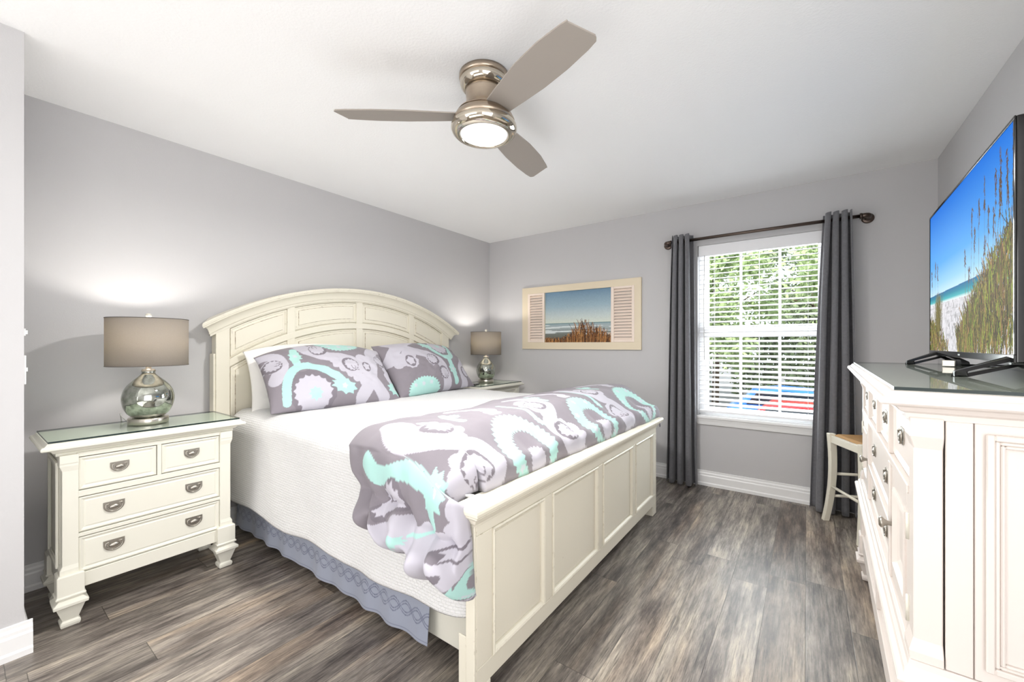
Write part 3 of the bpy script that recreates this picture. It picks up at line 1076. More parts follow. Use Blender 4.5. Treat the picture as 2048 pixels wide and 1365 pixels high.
def make_nightstand(origin, label):
    t = thing('nightstand', origin, label, 'nightstand', 'matching nightstands either side of the bed')
    X0, X1, Y = -0.19, 0.180, 0.318        # case
    ZT = 0.797
    # carcass
    b = MB()
    b.box(X0, X1 - 0.055, -Y + 0.004, Y - 0.004, 0.150, ZT - 0.058)
    # front rails and divider
    z_r = [(0.150, 0.212), (0.372, 0.388), (0.547, 0.573), (0.722, ZT - 0.056)]
    for z0, z1 in z_r:
        b.box(X1 - 0.055, X1, -Y + 0.05, Y - 0.05, z0, z1)
    b.box(X1 - 0.055, X1, 0.002, 0.018, 0.573, 0.722)
    b.build('case', M_CREAM2, t, bevel=0.0015, seg=1)
    # corner posts with scooped faces
    for sy in (-1, 1):
        for xa, xb in ((X1 - 0.052, X1 + 0.006), (X0, X0 + 0.05)):
            p = MB()
            ya, yb = (-Y - 0.002, -Y + 0.055) if sy < 0 else (Y - 0.055, Y + 0.002)
            o = 0.008
            so = (o, 0) if sy < 0 else (0, o)
            p.rings([(xa, xb, ya, yb, 0.225), (xa, xb, ya, yb, 0.245), (xa, xb - 0.004, ya + so[0], yb - so[1], 0.262), (xa, xb - 0.004, ya + so[0], yb - so[1], 0.668),
                     (xa, xb, ya, yb, 0.690), (xa, xb, ya, yb, 0.700), (xa, xb + 0.002, ya, yb, 0.702), (xa, xb + 0.002, ya, yb, ZT - 0.060)])
            p.build('corner_post', M_CREAM2, t, bevel=0.0015, seg=1)
    # side panels: moulded frame and field
    for sy in (-1, 1):
        p = MB()
        yo = sy * (Y - 0.003)
        xa, xb, za, zb = X0 + 0.055, X1 - 0.056, 0.24, 0.70
        def fr(i0, i1, d):
            ya, yb = sorted((yo, yo + sy * d))
            p.box(xa + i0, xa + i1, ya, yb, za + i0, zb - i0).box(xb - i1, xb - i0, ya, yb, za + i0, zb - i0)
            p.box(xa + i1, xb - i1, ya, yb, za + i0, za + i1).box(xa + i1, xb - i1, ya, yb, zb - i1, zb - i0)
        fr(0, 0.016, 0.010)
        fr(0.016, 0.028, 0.005)
        p.build('side_moulding', M_CREAM2, t, bevel=0.002, seg=1)
    # top
    b = MB()
    top_slab(b, -0.215, 0.215, -0.375, 0.375, ZT)
    b.build('top', M_CREAM2, t)
    # drawers
    xd = X1 - 0.018
    drawer_front(xd, -0.262, -0.002 + 0.001, 0.577, 0.718, M_CREAM2, t, [(-0.131, 0.95)])
    drawer_front(xd, 0.020, 0.262, 0.577, 0.718, M_CREAM2, t, [(0.141, 0.95)])
    drawer_front(xd, -0.262, 0.262, 0.392, 0.543, M_CREAM2, t, [(-0.15, 1.05), (0.15, 1.05)])
    drawer_front(xd, -0.262, 0.262, 0.216, 0.368, M_CREAM2, t, [(-0.15, 1.05), (0.15, 1.05)])
    for fx in (X0 + 0.035, X1 - 0.020):
        for fy in (-Y + 0.030, Y - 0.030):
            block_foot(fx, fy, 0.228, M_CREAM2, t)
    return t


def glass_sheet(origin, hx, hy, label, name='glass_top', th=0.007, rz=0, lip=None):
    b = MB()
    b.box(-hx, hx, -hy, hy, 0, th)
    b.mi = [0, 0, 1, 1, 1, 1]
    o = b.build(name, [M_GLASS, M_GLEDGE])
    o.location = origin
    o.rotation_euler = (0, 0, rz)
    return tag(o, label, 'glass top', 'glass tops on the furniture')


NSY1, NSY2, NSX = -3.228, -0.468, 0.355
ns1 = make_nightstand((NSX, NSY1, 0), 'cream nightstand left of the bed showing all four drawers')
ns2 = copy_tree(ns1)
ns2.location = (NSX, NSY2, 0)
ns2['label'] = 'cream nightstand in the far corner, mostly hidden behind the bed'
glass_sheet((NSX, NSY1, 0.798), 0.193, 0.353, 'green edged glass sheet on the near nightstand under the large lamp')
glass_sheet((NSX, NSY2, 0.798), 0.193, 0.353, 'green edged glass sheet on the corner nightstand by the window wall')
GZ = 0.8055


def make_lamp(origin, label):
    t = thing('table_lamp', origin, label, 'lamp', 'bedside lamps')
    MB().lathe([(0.080, 0.0), (0.0815, 0.002), (0.0815, 0.028), (0.079, 0.031), (0.03, 0.032)], n=56).build('base', M_NICKEL, t)
    prof = [(0.055, 0.032), (0.066, 0.036), (0.085, 0.055), (0.099, 0.085), (0.1055, 0.118), (0.1055, 0.140), (0.098, 0.172), (0.084, 0.198),
            (0.062, 0.222), (0.042, 0.240), (0.030, 0.252), (0.026, 0.262), (0.027, 0.275)]
    # refine profile with Catmull-like resampling
    pa = np.array(prof); tt = np.linspace(0, len(pa) - 1, 60)
    pr = [(float(np.interp(x, range(len(pa)), pa[:, 0])), float(np.interp(x, range(len(pa)), pa[:, 1]))) for x in tt]
    k = np.array(pr)
    for _ in range(3):
        k[1:-1] = (k[:-2] + 2 * k[1:-1] + k[2:]) / 4
    MB().lathe([tuple(p) for p in k], n=64).build('vase_body', M_MERC, t)
    b = MB().lathe([(0.029, 0.266), (0.0295, 0.272), (0.024, 0.279), (0.012, 0.281), (0.0115, 0.30), (0.011, 0.335)], n=28)
    b.build('neck', M_NICKEL, t)
    S0, S1, R = 0.298, 0.541, 0.164
    sh = MB()
    sh.lathe([(R, S0), (R, S1)], n=72, cap0=False, cap1=False)
    o = sh.build('lamp_shade', M_SHADE, t)
    s = o.modifiers.new('thickness', 'SOLIDIFY'); s.thickness = 0.0015; s.offset = -1
    for z in (S0 + 0.001, S1 - 0.001):
        tr = MB().tube([(R * cos(a), R * sin(a), z) for a in np.linspace(0, 2 * pi, 72, endpoint=False)], 0.0018, 6, closed=True)
        tr.build('trim_tape', simple_get('shade_trim_tape', rgb(96, 90, 84)), o)
    h = MB()
    for a in (0, 2 * pi / 3, 4 * pi / 3):
        h.tube([(0, 0, S1 - 0.012), (R * 0.98 * cos(a), R * 0.98 * sin(a), S1 - 0.004)], 0.0016, 6)
    h.tube([(0.0, 0.0, 0.33)] + [(0.045 * sin(q) , 0, 0.33 + (S1 - 0.345) * (1 - cos(q)) / 2) for q in np.linspace(0.1, pi, 14)], 0.0018, 6)
    h.build('harp', M_NICKEL, t)
    MB().lathe([(0.0001, 0.571), (0.008, 0.569), (0.0125, 0.562), (0.0125, 0.555), (0.008, 0.547), (0.010, 0.541), (0.010, 0.530)][::-1], n=24, ).build('finial', M_PEARL, t)
    MB().lathe([(0.008, 0.335), (0.014, 0.345), (0.024, 0.37), (0.029, 0.39), (0.026, 0.41), (0.012, 0.425), (0.001, 0.428)], n=20).build('bulb', M_BULB, t)
    return t


def simple_get(name, c, rough=0.6):
    return MATS.get(name) or simple(name, c, rough)


M_PEARL = simple('pearl_finial', rgb(222, 220, 208), 0.3)
M_BULB = NT('lit_bulb').set(rgb(255, 250, 240), 0.4)
M_BULB.b.inputs['Emission Color'].default_value = (1, 0.93, 0.8, 1)
M_BULB.b.inputs['Emission Strength'].default_value = 6.0
M_BULB = M_BULB.m
LAMP1 = (0.330, -3.215, GZ)
LAMP2 = (0.300, -0.430, GZ)
lp1 = make_lamp(LAMP1, 'mercury glass table lamp with taupe drum shade on the near nightstand')
lp2 = copy_tree(lp1)
lp2.location = LAMP2
lp2['label'] = 'mercury glass table lamp in the far corner beyond the pillows'
for nm, p in (('bedside_bulb_near', LAMP1), ('bedside_bulb_far', LAMP2)):
    light(nm, 'POINT', (p[0], p[1], p[2] + 0.445), (0, 0, 0), 6.6, (1.0, 0.96, 0.90), shadow_soft_size=0.03)
cd = MB().tube([(0.25, -3.24, 0.808), (0.215, -3.262, 0.807), (0.19, -3.278, 0.812), (0.165, -3.29, 0.835), (0.15, -3.29, 0.845), (0.13, -3.285, 0.828), (0.118, -3.28, 0.79), (0.09, -3.27, 0.6)], 0.0025, 8)
ph = thing('smartphone', (0.37, -0.70, GZ), 'black phone lying on the glass of the corner nightstand', 'phone', rz=0.35)
MB().box(-0.036, 0.036, -0.07, 0.07, 0, 0.008).build('phone_body', M_BLACK, ph, bevel=0.003)
MB().box(-0.033, 0.033, -0.066, 0.066, 0.008, 0.0085).build('phone_screen', M_BLACKG, ph)

# ------------------------------------------------------------------ bed
BY = -1.815
bed = thing('bed', (1.1, BY, 0), 'cream king bed with arched panelled headboard and panelled footboard', 'bed')
OX, OY = -1.1, -BY     # world -> bed local


def W(b):
    b.v = [(p[0] + OX, p[1] + OY, p[2]) for p in b.v]
    return b


CZ, RT = -0.421, 2.084


def arc_z(y, R):
    return CZ + math.sqrt(max(R * R - (y - BY) ** 2, 0.0))


def arc_band(b, R0, R1, y0, y1, x0, x1, n=60, mi=0):
    """solid band between radii R0<R1 over y range"""
    ys = np.linspace(y0, y1, n)
    poly = [(y, arc_z(y, R1)) for y in ys] + [(y, arc_z(y, R0)) for y in ys[::-1]]
    v, f = [], []
    for y in ys:
        for x, R in ((x0, R0), (x1, R0), (x1, R1), (x0, R1)):
            v.append((x, y, arc_z(y, R)))
    for i in range(n - 1):
        for k in range(4):
            a, c = i * 4 + k, i * 4 + (k + 1) % 4
            f.append((a, c, c + 4, a + 4))
    f += [(3, 2, 1, 0), tuple((n - 1) * 4 + k for k in range(4))]
    b.add(v, f, mi)


def col_arc(b, y0, y1, z0, R, x0, x1, n=24, mi=0):
    """solid with flat bottom z0 (number or radius tuple) and arc top"""
    ys = np.linspace(y0, y1, n)
    v, f = [], []
    for y in ys:
        zb = z0 if not isinstance(z0, tuple) else arc_z(y, z0[0])
        for x, z in ((x0, zb), (x1, zb), (x1, arc_z(y, R)), (x0, arc_z(y, R))):
            v.append((x, y, z))
    for i in range(n - 1):
        for k in range(4):
            a, c = i * 4 + k, i * 4 + (k + 1) % 4
            f.append((a, c, c + 4, a + 4))
    f += [(3, 2, 1, 0), tuple((n - 1) * 4 + k for k in range(4))]
    b.add(v, f, mi)


HX0, HX = 0.035, 0.088
YL, YR = -2.842, -0.788
hb = MB()
col_arc(hb, YL + 0.012, YR - 0.012, 0.30, 1.985, HX0, HX - 0.016, 60)           # back board
hbo = W(hb).build('headboard', M_CREAM, bed)
sub = MB()
# frame members standing proud of the board
PY = [(-2.735, -2.428), (-2.326, -1.875), (-1.771, -1.324), (-1.221, -0.905)]
stiles = [(YL, -2.765), (-2.405, -2.349), (-1.852, -1.794), (-1.301, -1.244), (-0.882, YR)]
for y0, y1 in stiles[1:-1]:
    col_arc(sub, y0, y1, 0.45, 1.988, HX - 0.016, HX + 0.002, 10)
arc_band(sub, 1.765, 1.810, YL + 0.07, YR - 0.07, HX - 0.016, HX + 0.003, 60)
arc_band(sub, 1.979, 2.005, YL + 0.03, YR - 0.03, HX - 0.016, HX + 0.004, 60)
W(sub).build('panel_frame', M_CREAM, hbo, bevel=0.003)
for y0, y1 in (stiles[0], stiles[-1]):
    p = MB()
    col_arc(p, y0, y1, 0.0, 2.0, HX0 - 0.01, HX + 0.010, 8)
    W(p).build('headboard_post', M_CREAM, hbo, bevel=0.003)
for s, (y0, y1) in ((-1, (YL - 0.012, YL)), (1, (YR, YR + 0.012))):
    p = MB().box(HX0 - 0.008, HX + 0.004, y0, y1, 0.0, 1.155)
    W(p).build('side_cheek', M_CREAM, hbo, bevel=0.003)


def raised_panel(y0, y1, zb, R, parent):
    """field with sloped raised edge; zb is a number or (R0,)"""
    n = 20
    x0 = HX - 0.016
    levels = [(0.0, x0 + 0.0005), (0.0, x0 + 0.011), (0.008, x0 + 0.012), (0.011, x0 + 0.006), (0.0262, x0 + 0.008), (0.0285, x0 + 0.013)]
    v, f = [], []
    for ins, x in levels:
        ring = []
        ys = np.linspace(y0 + ins, y1 - ins, n)
        for y in ys:
            z = zb + ins if not isinstance(zb, tuple) else arc_z(y, zb[0] + ins)
            ring.append((x, y, z))
        for y in ys[::-1]:
            ring.append((x, y, arc_z(y, R - ins)))
        v += ring
    k = 2 * n
    mis = []
    for i in range(len(levels) - 1):
        for j in range(k):
            a, c = i * k + j, i * k + (j + 1) % k
            f.append((a, c, c + k, a + k))
            mis.append(1 if i == 4 else 0)
    q0 = (len(levels) - 1) * k
    for j in range(n - 1):
        f.append((q0 + j, q0 + j + 1, q0 + k - 2 - j, q0 + k - 1 - j))
    pm = MB().add(v, f)
    pm.mi = mis + [0] * (len(f) - len(mis))
    return W(pm).build('headboard_panel', [M_CREAM, M_GLAZE], parent)


for y0, y1 in PY:
    raised_panel(y0 - 0.022, y1 + 0.022, (1.818,), 1.974, hbo)
    raised_panel(y0 - 0.022, y1 + 0.022, 0.62, 1.757, hbo)
# crown moulding swept along the arc
cr = MB()
prof = [(0.0, 1.985), (0.014, 1.988), (0.016, 2.000), (0.022, 2.006), (0.026, 2.022), (0.036, 2.040), (0.050, 2.052), (0.064, 2.056), (0.066, 2.064), (0.070, 2.066),
        (0.072, 2.078), (0.068, 2.084), (-0.05, 2.084), (-0.05, 1.985)]
n = 80
v, f = [], []
for i in range(n):
    s = -1 + 2 * i / (n - 1)
    for (d, R) in prof:
        # ends return outward with the projection of the profile
        half = 1.045 + max(d, 0) * 1.0
        y = BY + s * half
        v.append((HX + d, y, arc_z(y, R)))
k = len(prof)
for i in range(n - 1):
    for j in range(k):
        a, c = i * k + j, i * k + (j + 1) % k
        f.append((a, c, c + k, a + k))
f += [tuple(range(k)), tuple((n - 1) * k + j for j in range(k))]
cr.add(v, f)
co = W(cr).build('crown_moulding', M_CREAM, hbo)
smooth_angle(co, 28)

# footboard
YLF, YRF = -2.803, -0.843
fb = MB()
FXB, FXF = 2.175, 2.222
fb.box(FXB, FXF - 0.014, YLF + 0.02, YRF - 0.02, 0.10, 0.64)
fbo = W(fb).build('footboard', M_CREAM, bed)
FP = [(-2.698, -2.392), (-2.290, -1.862), (-1.760, -1.345), (-1.249, -0.935)]
fr = MB()
edges = [(-2.718, -2.372), (-2.310, -1.842), (-1.780, -1.325), (-1.269, -0.915)]
ZA, ZB = 0.138, 0.580
fr.box(FXF - 0.014, FXF + 0.004, YLF + 0.0, YRF - 0.0, 0.068, ZA).box(FXF - 0.014, FXF + 0.004, YLF, YRF, ZB, 0.64)
xs_ = [YLF] + [e for ed in edges for e in ed] + [YRF]
for i in range(0, len(xs_), 2):
    fr.box(FXF - 0.014, FXF + 0.004, xs_[i], xs_[i + 1], ZA, ZB)
W(fr).build('panel_frame', M_CREAM, fbo, bevel=0.003)
for y0, y1 in edges:
    x0 = FXF - 0.014
    levels = [(0.0005, x0 + 0.0005), (0.0005, x0 + 0.020), (0.006, x0 + 0.024), (0.012, x0 + 0.021), (0.018, x0 + 0.012), (0.020, x0 + 0.004), (0.022, x0 + 0.004), (0.026, x0 + 0.010)]
    v, f = [], []
    for ins, x in levels:
        v += [(x, y0 + ins, ZA + ins), (x, y1 - ins, ZA + ins), (x, y1 - ins, ZB - ins), (x, y0 + ins, ZB - ins)]
    for i in range(len(levels) - 1):
        for j in range(4):
            a, c = i * 4 + j, i * 4 + (j + 1) % 4
            f.append((a, c, c + 4, a + 4))
    q = (len(levels) - 1) * 4
    f.append((q, q + 1, q + 2, q + 3))
    pm = MB().add(v, f)
    pm.mi = [1 if 20 <= i_q < 24 else 0 for i_q in range(len(f))]
    W(pm).build('footboard_panel', [M_CREAM, M_GLAZE], fbo)
for ya, yb in ((YLF, YLF + 0.075), (YRF - 0.075, YRF)):
    p = MB()
    p.box(FXF - 0.05, FXF + 0.004, ya, yb, 0.0, 0.068 + 0.0)
    W(p).build('footboard_leg', M_CREAM, fbo, bevel=0.002)
for ya, yb in ((YLF - 0.010, YLF), (YRF, YRF + 0.010)):
    p = MB().box(FXB + 0.012, FXF + 0.004, ya, yb, 0.0, 0.64)
    p.box(FXB - 0.022, FXB + 0.012, ya + 0.002, yb - 0.002, 0.0, 0.24)
    W(p).build('end_cheek', M_CREAM, fbo, bevel=0.003)
cp = MB()
cb = lambda g, z: (FXB - 0.004 - g * 0.3, FXF + 0.004 + g, YLF - 0.010 - g * 0.8, YRF + 0.010 + g * 0.8, z)
cp.rings([cb(0.002, 0.612), cb(0.004, 0.622), cb(0.010, 0.628), cb(0.014, 0.634), cb(0.020, 0.644), cb(0.032, 0.652), cb(0.036, 0.655), cb(0.036, 0.660),
          cb(0.041, 0.663), cb(0.043, 0.674), cb(0.040, 0.683), cb(0.036, 0.685)])
W(cp).build('footboard_cap', M_CREAM, fbo, bevel=0.0015, seg=1)
for ya, yb in ((YLF + 0.105, YLF + 0.13), (YRF - 0.13, YRF - 0.105)):
    p = MB().box(HX, FXB, ya, yb, 0.065, 0.262)
    W(p).build('side_rail', M_CREAM2, bed, bevel=0.003)

# quilt -------------------------------------------------------------
QX0, QX1 = 0.112, 2.164
QYL, QYR = -2.765, -0.842
QZ = 0.790


def quilt_curve(s, x):
    """s in [0,1] around the cross-section; returns y,z (left hem - top - right hem)"""
    pass


m_, n_ = 240, 210
S = np.linspace(0, 1, n_)[None, :]
T = np.linspace(0, 1, m_)[:, None]
hemL, hemR, rad = 0.245, 0.30, 0.10
lenL = QZ - hemL - rad; lenA = rad * pi / 2; lenT = (QYR - QYL) - 2 * rad; lenR = QZ - hemR - rad
tot = lenL + lenA + lenT + lenA + lenR
d = S * tot
yy = np.zeros_like(d); zz = np.zeros_like(d); ny = np.zeros_like(d); nz = np.zeros_like(d)
a0, a1, a2, a3 = lenL, lenL + lenA, lenL + lenA + lenT, lenL + 2 * lenA + lenT
for i in range(n_):
    q = d[0, i]
    if q < a0:
        yy[0, i], zz[0, i], ny[0, i], nz[0, i] = QYL, hemL + q, -1, 0
    elif q < a1:
        th = (q - a0) / rad
        yy[0, i], zz[0, i], ny[0, i], nz[0, i] = QYL + rad * (1 - cos(th)), QZ - rad + rad * sin(th), -cos(th), sin(th)
    elif q < a2:
        yy[0, i], zz[0, i], ny[0, i], nz[0, i] = QYL + rad + q - a1, QZ, 0, 1
    elif q < a3:
        th = (q - a2) / rad
        yy[0, i], zz[0, i], ny[0, i], nz[0, i] = QYR - rad + rad * sin(th), QZ - rad + rad * cos(th), sin(th), cos(th)
    else:
        yy[0, i], zz[0, i], ny[0, i], nz[0, i] = QYR, QZ - rad - (q - a3), 1, 0
xx = QX0 + (QX1 - QX0) * T + 0 * S
off = 0.014 * (vnoise(xx * 3, d * 3, 41, 3) - 0.5) + 0.004 * (vnoise(xx * 16, d * 14, 42, 2) - 0.5)
side = np.clip((a0 - d) / lenL, 0, 1)
off = off + side * (0.018 + 0.022 * (vnoise(xx * 4.5, d * 0.8, 43, 2) - 0.5)) + 0.006 * side ** 3
off = off + 0.010 * np.sin(pi * np.clip((d - a1) / lenT, 0, 1))
near_foot = np.clip((T - 0.93) / 0.07, 0, 1)
Yq = yy + ny * off
Zq = zz + nz * off + side ** 3 * (0.03 * near_foot - 0.012 * np.sin(xx * 9) * (1 - near_foot))
# the left edge comes in slightly at the foot
Yq = Yq + 0.02 * near_foot ** 2 * (side > 0)
rnd_ = np.clip((T - 0.93) / 0.07, 0, 1)
Xq = xx - 0.06 * np.clip((T - 0.93) / 0.07, 0, 1) * np.clip(nz, 0, 1)
Zq = Zq - 0.12 * rnd_ ** 2 * np.clip(nz, 0, 1)
qo = grid('quilt', Xq, Yq, Zq, M_QUILT, uv=(xx, d + 0 * xx), solid=0.012)
tag(qo, 'white matelasse quilt spread over the mattress and hanging down its side', 'quilt')
# mattress core holding the quilt up
mt = MB().box(QX0 + 0.01, QX1 - 0.008, QYL + 0.03, QYR - 0.03, 0.27, QZ - 0.13)
mo = mt.build('mattress', M_PILLOW, bevel=0.05, seg=4)
tag(mo, 'white mattress under the quilt, its end showing beside the footboard', 'mattress')

# bed skirt ---------------------------------------------------------
n_, m_ = 620, 90
S = np.linspace(0, 1, n_)[None, :]; T = np.linspace(0, 1, m_)[:, None]
sx = 0.12 + (1.925 - 0.12) * S + 0 * T
hang = T
top, bot = 0.30, 0.052
fold = vnoise(sx * 7, sx * 0 + 1.0, 51, 2) - 0.5
sy = -2.722 - 0.016 * hang * (fold + 0.35 * np.sin(sx * 34)) - 0.020 * hang
sz = top + (bot - top) * hang + 0.002 * np.sin(sx * 40) * hang + 0.006 * (vnoise(sx * 4, sx * 0, 52) - 0.5) * hang
C = np.ones((m_, n_, 3)) * lin((150, 156, 172))
h = (1 - T) * (top - bot) + 0 * S
for ph in (0, pi):
    for o in (0.0, 0.011):
        cl = 0.085 + o + 0.022 * np.sin(sx * 2 * pi / 0.135 + ph)
        C[np.abs(h - cl) < 0.0022] = lin((104, 110, 130))
C[np.abs(h - 0.012) < 0.0018] = lin((118, 124, 142))
sk = grid('bed_skirt', sx, sy, sz, M_SKIRT, colors=C, solid=0.002)
tag(sk, 'blue grey pleated bed skirt with wavy stitching under the quilt', 'bed skirt')

# ------------------------------------------------------------------ printed fabric
G1 = lin((130, 124, 131)); LV = lin((184, 181, 191)); MT = lin((164, 204, 198)); PK = lin((190, 196, 202)); DG = lin((118, 112, 120))


def scal(theta, n, a):
    return 1 - a * np.abs(np.sin(theta * n / 2))


def saw(theta, n, a):
    q = np.mod(theta * n / (2 * pi), 1.0)
    return 1 - a * np.abs(2 * q - 1)


class Cloth:
    """medallion print drawn in cloth coordinates (metres)"""
    def __init__(self, P, Q):
        self.P, self.Q = P, Q
        self.C = np.ones(P.shape + (3,)) * G1

    def disc(self, cx, cy, R, col, n=0, a=0.0, kind='scal', sx=1, sy=1, rot=0.0):
        x, y = self.P - cx, self.Q - cy
        c, s = cos(rot), sin(rot)
        x, y = (x * c + y * s) / sx, (-x * s + y * c) / sy
        r = np.hypot(x, y)
        if n:
            th = np.arctan2(y, x)
            R = R * (scal(th, n, a) if kind == 'scal' else saw(th, n, a))
        self.C[r < R] = col

    def curve(self, pts, wid, col, bumps=0, amp=0.0):
        P, Q = self.P, self.Q
        pts = np.array(pts, float)
        for _ in range(3):
            q = np.empty((2 * len(pts) - 2, 2))
            q[0::2] = 0.75 * pts[:-1] + 0.25 * pts[1:]
            q[1::2] = 0.25 * pts[:-1] + 0.75 * pts[1:]
            pts = np.vstack([pts[:1], q, pts[-1:]])
        lo, hi = pts.min(0) - wid * 1.7, pts.max(0) + wid * 1.7
        ii = np.nonzero((P > lo[0]) & (P < hi[0]) & (Q > lo[1]) & (Q < hi[1]))
        if len(ii[0]) == 0: return
        p, q = P[ii], Q[ii]
        best = np.full(p.shape, 9.0); arc = np.zeros(p.shape); acc = 0.0
        for a, b_ in zip(pts[:-1], pts[1:]):
            dd = b_ - a; L2 = (dd ** 2).sum()
            if L2 < 1e-12: continue
            t = np.clip(((p - a[0]) * dd[0] + (q - a[1]) * dd[1]) / L2, 0, 1)
            ds = np.hypot(p - a[0] - t * dd[0], q - a[1] - t * dd[1])
            w = ds < best
            best[w] = ds[w]; arc[w] = acc + t[w] * math.sqrt(L2)
            acc += math.sqrt(L2)
        ww = wid * (1 + (amp * np.abs(np.sin(arc * bumps)) if bumps else 0))
        m = best < ww
        self.C[ii[0][m], ii[1][m]] = col

    def flower(self, cx, cy, R, rot=0.0):
        """scalloped flower lying in a dark crescent, with a hooked tendril"""
        c, s = cos(rot), sin(rot)
        self.disc(cx - 0.16 * R * c, cy - 0.16 * R * s, R * 1.24, DG)
        self.disc(cx, cy, R * 1.10, LV, 12, 0.16, rot=rot)
        hk = [(0.0, -0.3), (0.3, -0.62), (0.68, -0.55), (0.72, -0.2), (0.45, -0.15)]
        self.curve([(cx + R * (x * c - y * s), cy + R * (x * s + y * c)) for x, y in hk], R * 0.05, DG)

    def leafring(self, cx, cy, R, rot):
        self.disc(cx, cy, R, DG, sx=1.35, sy=0.85, rot=rot)
        self.disc(cx, cy, R * 0.88, LV, 5, 0.30, sx=1.25, sy=0.85, rot=rot)

    def medallion(self, cx, cy, R=0.20, rot=0.0):
        c, s = cos(rot), sin(rot)
        at = lambda d: (cx + d * s, cy - d * c)
        self.disc(*at(0.0), R * 1.06, G1, sx=0.92, rot=rot)
        self.disc(*at(0.0), R, MT, 38, 0.085, 'saw', sx=0.92, rot=rot)
        for q in range(7):
            a = 0.35 + q * 0.9
            self.disc(cx + 0.77 * R * cos(a) * 0.92, cy + 0.77 * R * sin(a), R * 0.10, PK, 5, 0.4)
        self.disc(*at(R * 0.20), R * 0.60, G1, 34, 0.12, 'saw', sx=0.88, sy=1.12, rot=rot)
        self.disc(*at(R * 0.42), R * 0.34, LV, 24, 0.14, 'saw', sx=0.85, sy=1.15, rot=rot)

    def scroll(self, cx, cy, k=1.0, f=1):
        """S shaped vine with a flower in each curl"""
        T_ = lambda pts: [(cx + f * k * a, cy + k * b_) for a, b_ in pts]
        self.curve(T_([(0.05, 0.42), (0.085, 0.30), (0.095, 0.19), (0.03, 0.095), (-0.085, 0.065), (-0.105, -0.04), (-0.05, -0.125), (0.06, -0.15),
                       (0.085, -0.23), (0.03, -0.33), (-0.02, -0.44)]), 0.034 * k, LV)
        self.curve(T_([(0.0, 0.29), (-0.05, 0.20), (-0.02, 0.13)]), 0.036 * k, LV, 60, 0.5)
        self.curve(T_([(0.01, 0.03), (0.07, -0.02), (0.05, -0.10)]), 0.036 * k, LV, 60, 0.5)
        self.disc(cx - f * k * 0.005, cy + k * 0.215, 0.074 * k, LV, 10, 0.10)
        self.disc(cx + f * k * 0.000, cy - k * 0.030, 0.078 * k, LV, 10, 0.10)
        self.flower(cx + f * k * 0.0, cy + k * 0.21, 0.050 * k, 2.4 if f > 0 else 0.7)
        self.flower(cx + f * k * 0.005, cy - k * 0.028, 0.054 * k, -0.6 if f > 0 else 3.7)
        self.leafring(cx + f * k * 0.045, cy - k * 0.245, 0.040 * k, 0.6 * f)

    def mintbranch(self, pts, wid, leaf, lr, rot=0.0):
        self.curve(pts, wid, MT)
        self.disc(leaf[0], leaf[1], lr, MT, 9, 0.28, sx=0.85, sy=1.3, rot=rot)
        self.disc(leaf[0], leaf[1], lr * 0.42, PK, 5, 0.4)


def comforter_print(P, Q):
    """P grows to the left along the fold, Q grows toward the pillows; origin on the biggest medallion"""
    c = Cloth(P, Q)
    for i in range(4):
        c.scroll(0.345 - 0.68 * i, 0.02, 1.0, 1 if i % 2 == 0 else -1)
        c.curve([(0.0 - 0.68 * i, 0.22), (-0.06 - 0.68 * i, 0.32), (0.05 - 0.68 * i, 0.44)], 0.030, LV, 55, 0.5)
        c.mintbranch([(0.16 - 0.68 * i, 0.40), (0.205 - 0.68 * i, 0.33), (0.19 - 0.68 * i, 0.24)], 0.018, (0.15 - 0.68 * i, 0.34), 0.036, 0.6)
        c.mintbranch([(-0.20 - 0.68 * i, 0.36), (-0.215 - 0.68 * i, 0.22), (-0.20 - 0.68 * i, 0.12)], 0.016, (-0.205 - 0.68 * i, 0.10), 0.032, -0.3)
        c.leafring(-0.21 - 0.68 * i, -0.20, 0.036, 1.2)
        c.medallion(-0.68 * i, 0.0, 0.195)
    # the hanging end
    c.curve([(0.36, -0.24), (0.46, -0.20), (0.58, -0.24), (0.72, -0.16)], 0.085, LV, 40, 0.25)
    c.curve([(0.60, -0.02), (0.66, 0.10), (0.74, 0.16)], 0.060, LV, 45, 0.4)
    c.mintbranch([(0.49, 0.42), (0.515, 0.30), (0.48, 0.17), (0.475, 0.06)], 0.016, (0.475, 0.045), 0.044, 0.3)
    c.curve([(0.475, 0.06), (0.54, 0.0), (0.62, 0.02)], 0.014, MT)
    c.curve([(0.44, -0.08), (0.54, -0.10), (0.66, -0.04)], 0.050, LV, 50, 0.4)
    c.disc(0.67, 0.02, 0.036, MT, 9, 0.3)
    c.flower(0.565, 0.22, 0.055, 2.2)
    c.leafring(0.46, -0.215, 0.048, 0.7)
    c.leafring(0.585, -0.17, 0.052, 1.1)
    c.leafring(0.70, -0.22, 0.040, 0.4)
    c.mintbranch([(0.56, -0.36), (0.64, -0.34), (0.74, -0.36)], 0.026, (0.72, -0.32), 0.040, 1.4)
    return c.C


